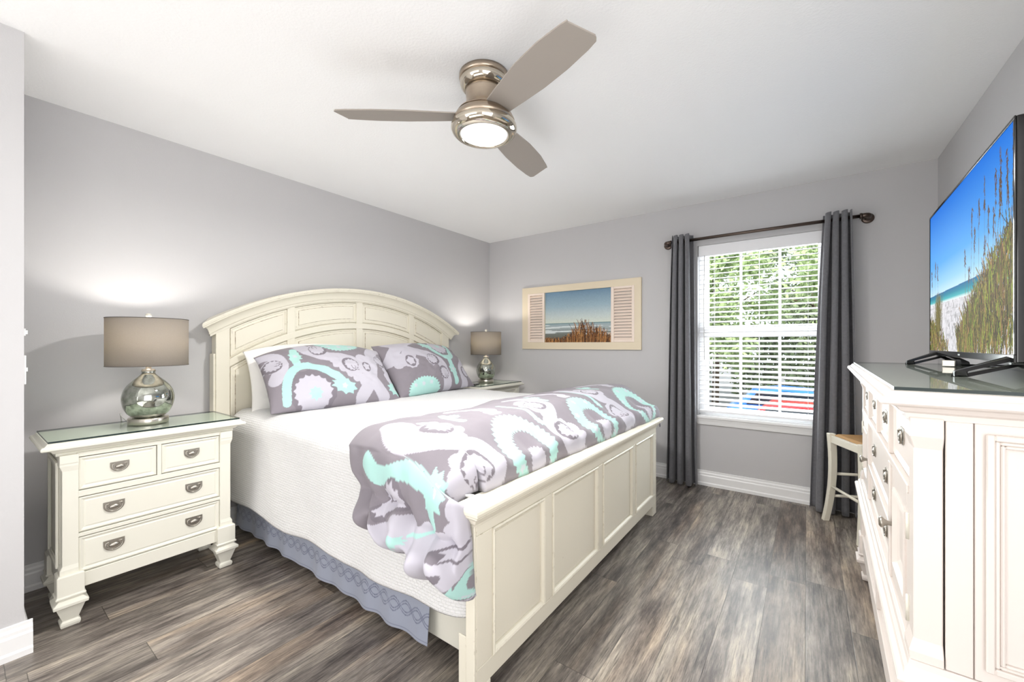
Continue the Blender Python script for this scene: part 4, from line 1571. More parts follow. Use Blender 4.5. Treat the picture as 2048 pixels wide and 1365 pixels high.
def sham_left(A, B):
    c = Cloth(A, B)
    c.curve([(-0.20, 0.26), (-0.16, 0.16), (-0.06, 0.07), (0.06, 0.07), (0.17, 0.0), (0.22, -0.12), (0.30, -0.24)], 0.046, LV)
    c.curve([(0.40, 0.22), (0.30, 0.14), (0.26, 0.0), (0.22, -0.12), (0.12, -0.24)], 0.044, LV)
    c.curve([(-0.02, 0.03), (0.06, -0.06), (0.16, -0.13)], 0.034, LV, 60, 0.5)
    c.curve([(0.30, 0.12), (0.40, 0.02), (0.40, -0.10)], 0.036, LV, 60, 0.5)
    c.disc(0.20, 0.05, 0.050, LV)
    c.leafring(0.205, -0.02, 0.034, 1.57)
    c.disc(-0.10, 0.155, 0.064, LV, 10, 0.1); c.flower(-0.095, 0.155, 0.046, 2.6)
    c.disc(0.085, -0.005, 0.066, LV, 10, 0.1); c.flower(0.09, -0.005, 0.048, -0.4)
    c.disc(0.36, 0.06, 0.062, LV, 10, 0.1); c.flower(0.36, 0.06, 0.046, 2.8)
    c.curve([(-0.46, 0.20), (-0.36, 0.15), (-0.33, 0.04), (-0.40, -0.06)], 0.040, LV)
    c.disc(-0.40, 0.06, 0.066, LV, 10, 0.1); c.flower(-0.39, 0.06, 0.048, 0.6)
    c.disc(0.08, 0.235, 0.165, MT, 36, 0.10, 'saw', sx=1.0, sy=0.62)
    for q in range(3): c.disc(0.0 + 0.08 * q, 0.19, 0.020, PK, 5, 0.4)
    c.disc(-0.20, -0.17, 0.150, DG, 16, 0.05)
    c.curve([(-0.36, -0.22), (-0.345, -0.08), (-0.26, 0.02), (-0.14, 0.0), (-0.03, -0.10), (0.02, -0.17)], 0.026, MT)
    c.curve([(-0.25, 0.02), (-0.26, 0.09), (-0.24, 0.17)], 0.024, MT)
    c.disc(-0.245, 0.11, 0.045, MT, 9, 0.28, sy=1.4); c.disc(-0.245, 0.11, 0.018, PK, 5, 0.4)
    c.disc(0.0, -0.165, 0.062, MT, 9, 0.25, sx=1.5, sy=0.85, rot=-0.3); c.disc(0.0, -0.165, 0.022, PK, 5, 0.4)
    c.disc(-0.20, -0.18, 0.120, LV, 17, 0.12); c.disc(-0.19, -0.19, 0.045, MT, 8, 0.3)
    c.disc(0.42, -0.18, 0.060, MT, 9, 0.28, sx=1.3); c.disc(0.42, -0.18, 0.022, PK, 5, 0.4)
    return c.C


def sham_right(A, B):
    c = Cloth(A, B)
    c.curve([(-0.34, 0.26), (-0.26, 0.17), (-0.16, 0.10), (-0.02, 0.03), (0.07, -0.08), (0.06, -0.24)], 0.050, LV)
    c.curve([(-0.42, 0.05), (-0.33, 0.14), (-0.24, 0.20), (-0.10, 0.26)], 0.046, LV)
    c.curve([(-0.36, 0.0), (-0.30, 0.06), (-0.22, 0.07)], 0.040, LV, 60, 0.5)
    c.disc(-0.25, 0.0, 0.066, LV, 10, 0.1); c.leafring(-0.25, 0.01, 0.044, 1.57)
    c.disc(-0.03, 0.0, 0.072, LV, 10, 0.1); c.flower(-0.03, 0.0, 0.050, 2.4)
    c.disc(0.05, -0.14, 0.066, LV, 10, 0.1); c.flower(0.05, -0.14, 0.046, -0.5)
    c.curve([(0.30, -0.26), (0.30, -0.12), (0.38, -0.03), (0.45, 0.02)], 0.046, LV)
    c.disc(0.37, -0.13, 0.066, LV, 10, 0.1); c.flower(0.37, -0.13, 0.048, 0.4)
    c.disc(-0.20, -0.265, 0.175, MT, 36, 0.10, 'saw', sy=0.72)
    for q in range(3): c.disc(-0.29 + 0.08 * q, -0.20, 0.020, PK, 5, 0.4)
    c.disc(0.17, 0.14, 0.130, DG, 16, 0.05)
    c.curve([(0.0, 0.20), (0.06, 0.08), (0.17, -0.01), (0.28, 0.05), (0.31, 0.20)], 0.026, MT)
    c.curve([(0.18, 0.0), (0.18, -0.10), (0.18, -0.22)], 0.026, MT)
    c.disc(0.18, -0.11, 0.048, MT, 9, 0.28, sy=1.5); c.disc(0.18, -0.11, 0.018, PK, 5, 0.4)
    c.disc(0.03, 0.16, 0.05, MT, 9, 0.25, sx=1.4, sy=0.9)
    c.disc(0.17, 0.16, 0.100, LV, 16, 0.13); c.disc(0.18, 0.17, 0.030, MT, 8, 0.3)
    return c.C


# comforter ---------------------------------------------------------
def build_comforter():
    # spine: from the hanging end on the left, up the side of the bed, across, and a short drop at the right
    ytop0, ytop1 = -2.735, -0.845
    zt = QZ + 0.006
    hang = 0.30
    r = 0.085
    L0 = hang - r; L1 = r * pi / 2; L2 = ytop1 - ytop0 - 0.0; L3 = 0.075
    n_, m_ = 760, 300
    tot = L0 + L1 + L2 + L3 * pi / 2
    D = np.linspace(0, tot, n_)
    cy = np.zeros(n_); cz = np.zeros(n_); ay = np.zeros(n_); az = np.zeros(n_)
    for i, q in enumerate(D):
        if q < L0:
            cy[i], cz[i], ay[i], az[i] = ytop0 - r, zt - r - (L0 - q), -1, 0
        elif q < L0 + L1:
            t = (q - L0) / r
            cy[i], cz[i], ay[i], az[i] = ytop0 - r * cos(t), zt - r + r * sin(t), -cos(t), sin(t)
        elif q < L0 + L1 + L2:
            cy[i], cz[i], ay[i], az[i] = ytop0 + (q - L0 - L1), zt, 0, 1
        else:
            t = (q - L0 - L1 - L2) / L3
            cy[i], cz[i], ay[i], az[i] = ytop1 + L3 * sin(t), zt - L3 + L3 * cos(t), sin(t), cos(t)
    D = D[None, :]; T = np.linspace(0, 1, m_)[:, None]
    e = D / tot
    # back (towards pillows) and front (over footboard cap) edges as functions of position along the spine
    hg = np.clip((L0 + L1 * 0.4 - D) / (L0 + L1 * 0.4), 0, 1)      # 1 at the hanging end
    top_u = np.clip((D - L0 - L1) / L2, 0, 1)
    xb = 1.53 + 0.05 * (vnoise(D * 3, D * 0, 61) - 0.5) - 0.02 * top_u + 0.02 * np.sin(top_u * 7)
    xb = xb + 0.24 * hg ** 0.8
    xf = 2.190 + 0.060 * top_u + 0.018 * (vnoise(D * 6, D * 0, 62) - 0.5) + 0.0 * hg
    xf = xf - 0.03 * np.exp(-((hg - 0.0) / 0.25) ** 2) * (top_u < 0.02) + 0.0 * hg
    xf = np.where(hg > 0, 2.222 + 0.035 * hg ** 0.7, xf)
    # cross-section: t in [0,1]: tucked back edge, round, over the puff, down to the cap, tucked front edge
    tt = T
    a = np.clip(tt / 0.09, 0, 1); c = np.clip((1 - tt) / 0.07, 0, 1)
    xcore = xb + (xf - xb) * tt
    puff = 0.058 + 0.026 * np.sin(pi * np.clip(tt, 0, 1)) + 0.028 * (vnoise(D * 4.2 + 3, tt * 2.4, 63, 3) - 0.5) + 0.018 * top_u * np.exp(-((tt - 0.55) / 0.3) ** 2)
    hcap = (2.262 - xcore)  # distance from the front
    edge = np.sqrt(np.clip(1 - (1 - a) ** 2, 0, 1)) * np.sqrt(np.clip(1 - (1 - c) ** 2, 0, 1))
    h = puff * edge + 0.004
    # wrinkles, stronger near the front edge and on the hang
    wr = 0.011 * np.sin(D * 46 + 5 * vnoise(D * 6, tt * 2, 64)) * np.clip((tt - 0.66) / 0.34, 0, 1) * edge
    wr += 0.010 * (vnoise(D * 17, tt * 9, 65, 2) - 0.5) * (0.35 + hg)
    wr += 0.024 * np.sin(tt * 34 + 7 * vnoise(D * 5, tt * 3, 66)) * hg ** 0.8 * edge
    wr += 0.012 * np.sin(D * 60 + 8 * vnoise(D * 4, tt * 5, 67)) * np.exp(-((hg - 0.55) / 0.25) ** 2) * edge * (hg > 0)
    h = h + wr
    # drop toward the footboard cap on the top part
    drop = np.clip((xcore - 1.96) / 0.21, 0, 1)
    drop = drop * drop * (3 - 2 * drop)
    dz = -0.098 * drop * (1 - hg) - 0.016 * (1 - c) ** 2 * (hg <= 0)
    X = xcore - 0.0 * tt
    # back roll: push the edge inward a little at the bottom
    X = X + 0.022 * (1 - a) ** 2 - 0.02 * (1 - c) ** 2
    Y = cy[None, :] + ay[None, :] * h
    Z = cz[None, :] + az[None, :] * h + dz
    # end rounding at the hanging end: thickness closes and slants lower toward the footboard
    endc = np.clip(D / 0.05, 0, 1)
    k = np.sqrt(np.clip(1 - (1 - endc) ** 2, 0, 1))
    Y = np.where(hg > 0, cy[None, :] + ay[None, :] * h * (0.25 + 0.75 * k), Y)
    slant = (0.135 * (tt - 0.42) + 0.020 * np.sin(tt * 21) + 0.02 * (vnoise(tt * 6, tt * 0, 68) - 0.5))
    Z = Z - hg ** 1.3 * slant
    Y = Y - 0.045 * np.exp(-((hg - 0.72) / 0.2) ** 2) * (hg > 0) * edge
    Y = Y + 0.030 * np.exp(-((hg - 0.42) / 0.10) ** 2) * (hg > 0) * edge * (0.5 + vnoise(tt * 4, tt * 0, 69))
    Pc = D + 0 * tt
    ds = np.sqrt(np.diff(X, axis=0) ** 2 + np.diff(Y, axis=0) ** 2 + np.diff(Z, axis=0) ** 2)
    Qc = np.concatenate([np.zeros((1, X.shape[1])), np.cumsum(ds, 0)], 0)
    Qc = Qc + (X[:1] - 1.53)
    C = comforter_print(-(Pc - 0.735) + 0.02 * (vnoise(D * 3, tt * 3, 70) - 0.5), 0.68 - Qc + 0.02 * (vnoise(D * 3 + 9, tt * 3, 71) - 0.5))
    o = grid('comforter', X, Y, Z, M_PATT, colors=C)
    s = o.modifiers.new('thickness', 'SOLIDIFY'); s.thickness = 0.006; s.offset = -1
    tag(o, 'grey, mint and white medallion print comforter folded across the foot of the bed', 'comforter')
    return o


build_comforter()


# pillows -----------------------------------------------------------
def pillow(name, wid, hgt, thick, mat, seed, puffy=0.0, droop=(0.0, 0.0), pattern=None, res=(240, 150)):
    n_, m_ = res
    V, U = np.meshgrid(np.linspace(-1, 1, m_), np.linspace(-1, 1, n_), indexing='ij')
    # pinched outline
    sx = 1 - 0.055 * (1 - U ** 2) * 0 - 0.05 * (1 - np.abs(V) ** 2.2) * np.abs(U) ** 6
    sy = 1 - 0.035 * (1 - np.abs(U) ** 2.2) * np.abs(V) ** 6 + puffy * ((1 - U ** 2) * 0.9 - 0.35) * (V > 0) * np.abs(V) ** 2
    X = U * wid / 2 * sx; Y = V * hgt / 2 * sy
    tp = np.clip(V, 0, 1) ** 1.5
    Y = Y - tp * (droop[0] * np.clip(-U, 0, 1) ** 2.2 + droop[1] * np.clip(U, 0, 1) ** 2.2)
    e = (1 - np.abs(U) ** 2.5) ** 0.58 * (1 - np.abs(V) ** 2.2) ** 0.58
    nz_ = vnoise(U * 2.4, V * 2.0, seed, 3) - 0.5
    wr = 0.010 * np.sin(8 * V + 5 * vnoise(U * 3, V * 3, seed + 2)) * np.abs(U) ** 2 * e
    Zf = thick * 0.5 * e * (1 + 0.35 * nz_) + wr + 0.012 * (vnoise(U * 7, V * 6, seed + 4, 2) - 0.5) * e
    Zb = -thick * 0.5 * e * (1 + 0.2 * nz_)
    cols = pattern(U * wid / 2, V * hgt / 2) if pattern else None
    o = grid(name, X, Y, Zf, mat, colors=cols)
    # back side joined as the same mesh through a second grid
    b2 = grid('tmp', X, Y, Zb, mat, colors=cols)
    import bmesh
    bm = bmesh.new(); bm.from_mesh(o.data)
    bm.from_mesh(b2.data)
    bmesh.ops.remove_doubles(bm, verts=bm.verts, dist=0.0006)
    bmesh.ops.recalc_face_normals(bm, faces=bm.faces)
    bm.to_mesh(o.data); bm.free()
    me2 = b2.data
    bpy.data.objects.remove(b2); bpy.data.meshes.remove(me2)
    for p in o.data.polygons: p.use_smooth = True
    return o


def place(o, loc, lean, yaw=0.0, roll=0.0):
    """pillow local x -> along bed width (world -y to +y), local y -> up the lean, local z -> towards the foot"""
    M = Matrix(((0, -sin(lean), cos(lean)), (1, 0, 0), (0, cos(lean), sin(lean)))).to_4x4()
    o.matrix_world = Matrix.Translation(loc) @ Matrix.Rotation(yaw, 4, 'Z') @ M @ Matrix.Rotation(roll, 4, 'Z')


p1 = pillow('white_pillow', 0.90, 0.46, 0.13, M_PILLOW, 81, 0.08, (0.05, 0.03), res=(110, 70))
place(p1, (0.205, -2.262, 1.0), radians(19), 0.0, 0.0)
tag(p1, 'white sleeping pillow behind the left printed sham', 'pillow', 'white pillows')
p2 = p1.copy(); col.objects.link(p2)
place(p2, (0.205, -1.345, 1.0), radians(19), 0.0, 0.0)
tag(p2, 'white sleeping pillow behind the right printed sham', 'pillow', 'white pillows')
s1 = pillow('printed_sham', 0.90, 0.53, 0.24, M_PATT, 83, 0.10, (0.085, 0.03), pattern=sham_left)
place(s1, (0.425, -2.262, 0.995), radians(42), -0.05, radians(-1.0))
tag(s1, 'printed medallion pillow sham on the left, nearer the large lamp', 'pillow', 'printed pillow shams')
s2 = pillow('printed_sham', 0.90, 0.53, 0.24, M_PATT, 87, 0.08, (0.0, 0.05), pattern=sham_right)
place(s2, (0.405, -1.372, 1.01), radians(41), 0.03, radians(1.5))
tag(s2, 'printed medallion pillow sham on the right, nearer the corner lamp', 'pillow', 'printed pillow shams')

# ------------------------------------------------------------------ dresser
DRZ = -math.atan2(0.049, 1.655)
dr = thing('dresser', (3.2585, -1.7875, 0), 'large white dresser with drawers and side doors under the television', 'dresser', rz=DRZ)
# local frame here: +x toward the wall; the front faces -x.  y: near end negative
DZ = 1.112
Yh = 0.828
XF, XBk = 0.055, 0.470
yc = 0.785
b = MB()
b.box(XF + 0.055, XBk, -yc + 0.012, yc - 0.012, 0.16, DZ - 0.055)
b.build('case', M_DRESS, dr)
b = MB()
top_slab(b, 0.0, XBk + 0.03, -Yh, Yh, DZ)
to = b.build('top', M_DRESS, dr)
# front face frame (rails and stiles), proud of the drawers
f_ = MB()
for z0, z1 in ((0.865, 0.886), (1.048, DZ - 0.05), (0.505, 0.525), (0.158, 0.232), (0.436, 0.455)):
    f_.box(XF, XF + 0.056, -yc + 0.07, yc - 0.07, z0, z1)
f_.box(XF, XF + 0.056, -0.378, 0.378, 0.664, 0.682)
for y in (-0.36, 0.0, 0.36):
    f_.box(XF, XF + 0.056, y - 0.012, y + 0.012, 0.886, 1.048)
for y in (-0.378, 0.378):
    f_.box(XF, XF + 0.056, y - 0.014, y + 0.014, 0.525, 0.865)
f_.box(XF, XF + 0.056, -0.014, 0.014, 0.232, 0.436)
f_.build('face_frame', M_DRESS, dr, bevel=0.002, seg=1)


def flip_drawer(y0, y1, z0, z1, pulls, x=XF + 0.024):
    """drawer front facing -x"""
    d = drawer_front(0.0, y0, y1, z0, z1, M_DRESS, dr, [])
    me = d.data
    for vtx in me.vertices:
        vtx.co.x = x - vtx.co.x
    me.flip_normals()
    for (py, s) in pulls:
        h = MB(); pull_mesh(h, py, (z0 + z1) / 2 + 0.002, s, 0.0)
        h.v = [(x - 0.011 - p[0], p[1], p[2]) for p in h.v]
        h.build('drawer_pull', M_PEWTER, d)
    return d


ys4 = [(-0.713, -0.374), (-0.346, -0.014), (0.014, 0.346), (0.374, 0.713)]
for y0, y1 in ys4:
    flip_drawer(y0, y1, 0.889, 1.045, [((y0 + y1) / 2, 0.95)])
for z0, z1 in ((0.685, 0.862), (0.528, 0.661)):
    flip_drawer(-0.362, 0.362, z0, z1, [(-0.2, 1.0), (0.2, 1.0)])
for y0, y1 in ((-0.713, -0.017), (0.017, 0.713)):
    c = (y0 + y1) / 2
    flip_drawer(y0, y1, 0.235, 0.433, [(c - 0.19, 1.0), (c + 0.19, 1.0)])
for s in (-1, 1):
    ya, yb = sorted((s * 0.394, s * 0.713))
    d = MB()
    x1, x0 = XF + 0.024, XF + 0.006
    d.box(x0, x1, ya, ya + 0.05, 0.528, 0.862).box(x0, x1, yb - 0.05, yb, 0.528, 0.862)
    d.box(x0, x1, ya + 0.05, yb - 0.05, 0.528, 0.585).box(x0, x1, ya + 0.05, yb - 0.05, 0.805, 0.862)
    do = d.build('door', M_DRESS, dr, bevel=0.002, seg=1)
    p = MB()
    fx = lambda i, x: (x, ya + 0.05 + i, yb - 0.05 - i, 0.585 + i, 0.805 - i)
    lv = [fx(0, x1), fx(0, x0 - 0.004), fx(0.008, x0 - 0.006), fx(0.016, x0 + 0.004), fx(0.03, x0 + 0.010), fx(0.045, x0 + 0.006)]
    v, f = [], []
    for (xx_, a, c, d0, g) in lv:
        v += [(xx_, a, d0), (xx_, c, d0), (xx_, c, g), (xx_, a, g)]
    for i in range(len(lv) - 1):
        for k in range(4):
            q, r_ = i * 4 + k, i * 4 + (k + 1) % 4
            f.append((q, r_, r_ + 4, q + 4))
    q = (len(lv) - 1) * 4
    f.append((q, q + 1, q + 2, q + 3))
    p.add(v, f)
    p.build('door_panel', M_DRESS, do)
    k = MB()
    k.lathe([(0.006, 0.0), (0.0065, -0.012), (0.010, -0.018), (0.0155, -0.023), (0.0160, -0.027), (0.011, -0.031), (0.0001, -0.032)], (x0, s * 0.415, 0.69), 22, axis='x')
    k.build('door_knob', M_PEWTER, do)
    for z in (0.60, 0.79):
        hh = MB().tube([(x0 - 0.004, s * 0.716, z - 0.03), (x0 - 0.004, s * 0.716, z + 0.03)], 0.004, 10)
        hh.build('hinge', M_CREAM2, do)
# corner pilasters with scooped faces, blocks and waist moulding
for s in (-1, 1):
    ya, yb = (-yc, -0.716) if s < 0 else (0.716, yc)
    p = MB()
    i, o = ((0.010, 0) if s < 0 else (0, 0.010))
    for za, zb in ((0.520, DZ - 0.058), ):
        p.rings([(XF - 0.004, XF + 0.05, ya, yb, za), (XF - 0.004, XF + 0.05, ya, yb, za + 0.02), (XF + 0.004, XF + 0.05, ya + i, yb - o, za + 0.045),
                 (XF + 0.004, XF + 0.05, ya + i, yb - o, 0.985), (XF - 0.004, XF + 0.05, ya, yb, 1.012), (XF - 0.004, XF + 0.05, ya, yb, zb)])
    p.box(XF - 0.004, XF + 0.05, ya, yb, 0.225, 0.45)
    p.build('pilaster', M_DRESS, dr, bevel=0.002, seg=1)
    pb = MB().box(XBk - 0.05, XBk, ya if s < 0 else yb - 0.06, ya + 0.06 if s < 0 else yb, 0.225, DZ - 0.058)
    pb.build('rear_post', M_DRESS, dr, bevel=0.002, seg=1)
wm = MB()
wr_ = lambda g, z: (XF - 0.004 - g, XBk, -yc - g, yc + g, z)
wm.rings([wr_(0.0, 0.446), wr_(0.012, 0.450), wr_(0.014, 0.462), wr_(0.020, 0.466), wr_(0.022, 0.480), wr_(0.018, 0.486), wr_(0.010, 0.490), wr_(0.008, 0.500), wr_(0.002, 0.507), wr_(0.0, 0.520)])
wm.build('waist_moulding', M_DRESS, dr, bevel=0.001, seg=1)
# sides: boards with grooves and a big moulded frame
for s in (-1, 1):
    yo = s * (yc - 0.012)
    p = MB()
    ya, yb = sorted((yo, yo + s * 0.009))
    for x0, x1 in ((XF + 0.0525, XF + 0.092), (XF + 0.094, XBk - 0.06)):
        p.box(x0, x1, ya, yb, 0.521, DZ - 0.062)
    po = p.build('side_panel', M_DRESS, dr, bevel=0.0012, seg=1)
    m2 = MB()
    xa, xb, za, zb = XF + 0.108, XBk - 0.075, 0.548, 1.030
    yo2 = yo + s * 0.009
    def fr2(i0, i1, d):
        y0_, y1_ = sorted((yo2, yo2 + s * d))
        m2.box(xa + i0, xa + i1, y0_, y1_, za + i0, zb - i0).box(xb - i1, xb - i0, y0_, y1_, za + i0, zb - i0)
        m2.box(xa + i1, xb - i1, y0_, y1_, za + i0, za + i1).box(xa + i1, xb - i1, y0_, y1_, zb - i1, zb - i0)
    fr2(0, 0.012, 0.010); fr2(0.012, 0.020, 0.005); fr2(0.020, 0.026, 0.008)
    m2.build('side_moulding', M_DRESS, po, bevel=0.002, seg=1)
for fx in (XF + 0.030, XBk - 0.035):
    for fy in (-yc + 0.034, yc - 0.034):
        block_foot(fx, fy, 0.235, M_DRESS, dr)

R_ = Matrix.Rotation(DRZ, 4, 'Z')
def dloc(x, y, z):
    p = R_ @ Vector((x, y, 0))
    return (3.2585 + p.x, -1.7875 + p.y, z)
gl = glass_sheet(dloc(0.025 + 0.2225, 0, DZ + 0.001), 0.2225, Yh - 0.026, 'dark edged glass sheet covering the dresser top under the television', th=0.007, rz=DRZ)
GD = DZ + 0.0085

# ------------------------------------------------------------------ television
TVX, TVY = 3.561, -2.13
tv = thing('television', dloc(0.318, 0.22, GD), 'flat screen television showing a beach dune scene on the dresser', 'television', rz=DRZ)
tb = Vector(tv.location)
inv = Matrix.Rotation(-DRZ, 4, 'Z')
near = inv @ (Vector((3.561, -2.13, 0)) - Vector((tb.x, tb.y, 0)))
far = inv @ (Vector((3.594, -1.005, 0)) - Vector((tb.x, tb.y, 0)))
ty0, ty1 = near.y, far.y
tx = (near.x + far.x) / 2
z0, z1 = 1.163 - GD, 1.832 - GD
b = MB()
b.box(tx, tx + 0.020, ty0, ty1, z0, z1)
b.box(tx + 0.020, tx + 0.028, ty0 + 0.01, ty1 - 0.01, z0 + 0.01, z1 - 0.01)
b.box(tx + 0.028, tx + 0.065, ty0 + 0.06, ty1 - 0.06, z0 + 0.02, z1 - 0.25)
b.build('cabinet', M_BLACKG, tv, bevel=0.003)
bz = MB()
bz.box(tx - 0.004, tx, ty0, ty1, z1 - 0.009, z1).box(tx - 0.004, tx, ty0, ty0 + 0.010, z0 + 0.022, z1 - 0.009)
bz.box(tx - 0.004, tx, ty1 - 0.008, ty1, z0 + 0.022, z1 - 0.009).box(tx - 0.005, tx, ty0, ty1, z0, z0 + 0.022)
bz.build('bezel', M_BLACKG, tv, bevel=0.001, seg=1)
sv = MB().box(tx - 0.003, tx + 0.018, ty1, ty1 + 0.005, z0 - 0.002, z1)
sv.build('side_trim', M_SILVER, tv)


def dune_screen():
    m_, n_ = 420, 520
    V, U = np.meshgrid(np.linspace(0, 0.58, m_), np.linspace(0, 1, n_), indexing='ij')   # U: 0 = far/left, 1 = near/right
    t = V / 0.58
    hz = 0.40 + 0.012 * U
    C = lerp_cols((t - hz) / (1 - hz), [(0, (190, 222, 246)), (0.12, (146, 200, 244)), (0.35, (84, 164, 236)), (1, (24, 112, 214))])
    # sea
    sea_bot = 0.335 - 0.02 * U
    sea = (t < hz) & (t > sea_bot)
    k = np.clip((hz - t) / (hz - sea_bot), 0, 1)
    sc = lerp_cols(k, [(0, (20, 100, 150)), (0.4, (24, 134, 158)), (0.75, (70, 176, 182)), (0.9, (190, 222, 222)), (1, (230, 236, 238))])
    C[sea] = sc[sea]
    sand = t <= sea_bot
    ns = vnoise(U * 60, V * 60, 91, 3)
    C[sand] = (lin((216, 214, 218)) * (0.80 + 0.40 * ns)[..., None])[sand]
    rut = sand & (vnoise(U * 6, V * 90, 92, 2) > 0.62) & (t > 0.2)
    C[rut] *= 0.8
    path = sand & (np.abs(U - 0.40 - 0.10 * (0.3 - t)) < 0.12 + 0.1 * t)
    C[path & (vnoise(U * 110, V * 80, 95, 2) > 0.62)] *= 0.62
    rg = np.random.default_rng(8)
    pal = [(126, 116, 52), (160, 146, 66), (92, 84, 44), (178, 140, 84), (116, 88, 62), (148, 166, 60), (70, 66, 40)]
    # dune grass on the right
    for k in range(2600):
        x = rg.uniform(0.46, 1.0)
        top = 0.02 + 0.50 * np.clip((x - 0.50) / 0.5, 0, 1) ** 0.75
        y = rg.uniform(-0.02, top) * 0.58
        h = rg.uniform(0.02, 0.10)
        a = rg.normal(0.0, 0.35)
        line_pts(C, U, V, [(x, y), (x + a * h * 0.4, y + h * 0.6), (x + a * h, y + h)], rg.uniform(0.0012, 0.003), lin(pal[rg.integers(0, 7)]) * rg.uniform(0.25, 1.05))
    for k in range(700):
        x = rg.uniform(0.0, 0.34) * rg.uniform(0.3, 1)
        y = rg.uniform(-0.02, 0.21 * (1 - x / 0.36)) * 0.58
        h = rg.uniform(0.01, 0.04); a = rg.normal(0, 0.6)
        line_pts(C, U, V, [(x, y), (x + a * h, y + h)], rg.uniform(0.0015, 0.004), lin(pal[rg.integers(0, 6)]) * rg.uniform(0.35, 1.05))
    for k in range(160):
        x = 0.16 + rg.normal(0, 0.025); h = rg.uniform(0.05, 0.16)
        line_pts(C, U, V, [(x, 0.08), (x + rg.normal(0, 0.02), 0.08 + h)], 0.0016, lin(pal[rg.integers(0, 3)]) * 0.7)
    # sea oats
    for x, h in ((0.045, 0.30), (0.10, 0.34), (0.15, 0.32), (0.56, 0.30), (0.63, 0.44), (0.66, 0.36), (0.71, 0.46), (0.765, 0.52), (0.80, 0.40), (0.84, 0.38), (0.86, 0.50), (0.875, 0.44),
                 (0.90, 0.56), (0.925, 0.48), (0.945, 0.52), (0.965, 0.46), (0.985, 0.58), (0.60, 0.22), (0.74, 0.30), (0.99, 0.40)):
        y0 = 0.10; lean = rg.normal(0.0, 0.02)
        line_pts(C, U, V, [(x - lean, y0), (x, y0 + h * 0.5), (x + lean, y0 + h * 0.8)], 0.0013, lin((112, 104, 64)))
        for q in range(26):
            s = rg.uniform(0.62, 0.82)
            xx_ = x + lean * (s - 0.2) + rg.normal(0, 0.003)
            line_pts(C, U, V, [(xx_, y0 + h * s), (xx_ + rg.normal(0, 0.005), y0 + h * s - 0.012)], 0.0016, lin((96, 72, 52)))
    return U, V, C


U, V, C = dune_screen()
yy0, yy1 = ty0 + 0.010, ty1 - 0.008
zz0, zz1 = z0 + 0.022, z1 - 0.009
grid('screen', np.full_like(U, tx - 0.0015), yy1 + (yy0 - yy1) * U, zz0 + (zz1 - zz0) * V / 0.58, M_SCREEN, tv, colors=C)
mk = MB()
ym = (ty0 + ty1) / 2
for q in range(4):
    mk.box(tx - 0.0058, tx - 0.005, ym + 0.012 - q * 0.007, ym + 0.017 - q * 0.007, z0 + 0.008, z0 + 0.014)
mk.build('maker_mark', simple_get('pale_mark', rgb(190, 196, 196)), tv)
# stand: two A shaped feet
tipn = inv @ (Vector((3.462, -2.105, 0)) - Vector((tb.x, tb.y, 0)))
tipf = inv @ (Vector((3.497, -1.175, 0)) - Vector((tb.x, tb.y, 0)))
for tip, dy in ((tipn, 0.0), (tipf, 0.0)):
    st = MB()
    ay_, by_ = tip.y, tip.y
    top = (tx + 0.012, tip.y + 0.02, z0 + 0.01)
    for ex in (tip.x, tx + 0.012 + (tx - tip.x) * 0.75):
        e = (ex, tip.y, 0.0)
        d = 0.013
        st.add([(top[0] - d, top[1] - d, top[2] + 0.006), (top[0] + d, top[1] - d, top[2] + 0.006), (top[0] + d, top[1] + d, top[2] + 0.006), (top[0] - d, top[1] + d, top[2] + 0.006),
                (top[0] - d, top[1] - d, top[2] - 0.016), (top[0] + d, top[1] - d, top[2] - 0.016), (top[0] + d, top[1] + d, top[2] - 0.016), (top[0] - d, top[1] + d, top[2] - 0.016),
                (e[0] - d, e[1] - d, 0.016), (e[0] + d, e[1] - d, 0.016), (e[0] + d, e[1] + d, 0.016), (e[0] - d, e[1] + d, 0.016),
                (e[0] - d, e[1] - d, 0.0005), (e[0] + d, e[1] - d, 0.0005), (e[0] + d, e[1] + d, 0.0005), (e[0] - d, e[1] + d, 0.0005)],
               [(0, 1, 9, 8), (1, 2, 10, 9), (2, 3, 11, 10), (3, 0, 8, 11), (4, 5, 13, 12), (5, 6, 14, 13), (6, 7, 15, 14), (7, 4, 12, 15),
                (0, 3, 2, 1), (0, 1, 5, 4), (1, 2, 6, 5), (2, 3, 7, 6), (3, 0, 4, 7), (8, 9, 13, 12), (9, 10, 14, 13), (10, 11, 15, 14), (11, 8, 12, 15), (12, 13, 14, 15)])
    st.build('stand_foot', M_BLACK, tv, bevel=0.003)

# ------------------------------------------------------------------ rush seat stool
ang = radians(25)
sl = thing('rush_seat_stool', (3.24, -0.285, 0), 'cream stool with a woven rush seat between the dresser and the window', 'stool', rz=ang)
# local: corner leg at origin, +x along e1, -y along e2
SW, SD, SH = 0.38, 0.33, 0.605
leg_xy = [(0, 0), (SW, 0), (0, -SD), (SW, -SD)]
for (lx, ly) in leg_xy:
    sx_ = -1 if lx == 0 else 1
    sy_ = 1 if ly == 0 else -1
    b = MB()
    v, f = [], []
    n = 10
    for i in range(n + 1):
        t = i / n
        z = SH * t
        bow = 0.030 * (1 - t) ** 2.2 - 0.012 * math.sin(pi * t)
        cx_, cy_ = lx + sx_ * bow * 0.8, ly + sy_ * bow * 0.8
        h = 0.017 + 0.003 * t
        v += [(cx_ - h, cy_ - h, z), (cx_ + h, cy_ - h, z), (cx_ + h, cy_ + h, z), (cx_ - h, cy_ + h, z)]
    for i in range(n):
        for k in range(4):
            a, c = i * 4 + k, i * 4 + (k + 1) % 4
            f.append((a, c, c + 4, a + 4))
    f += [(3, 2, 1, 0), tuple(n * 4 + k for k in range(4))]
    b.add(v, f).build('leg', M_CREAM, sl, bevel=0.003)
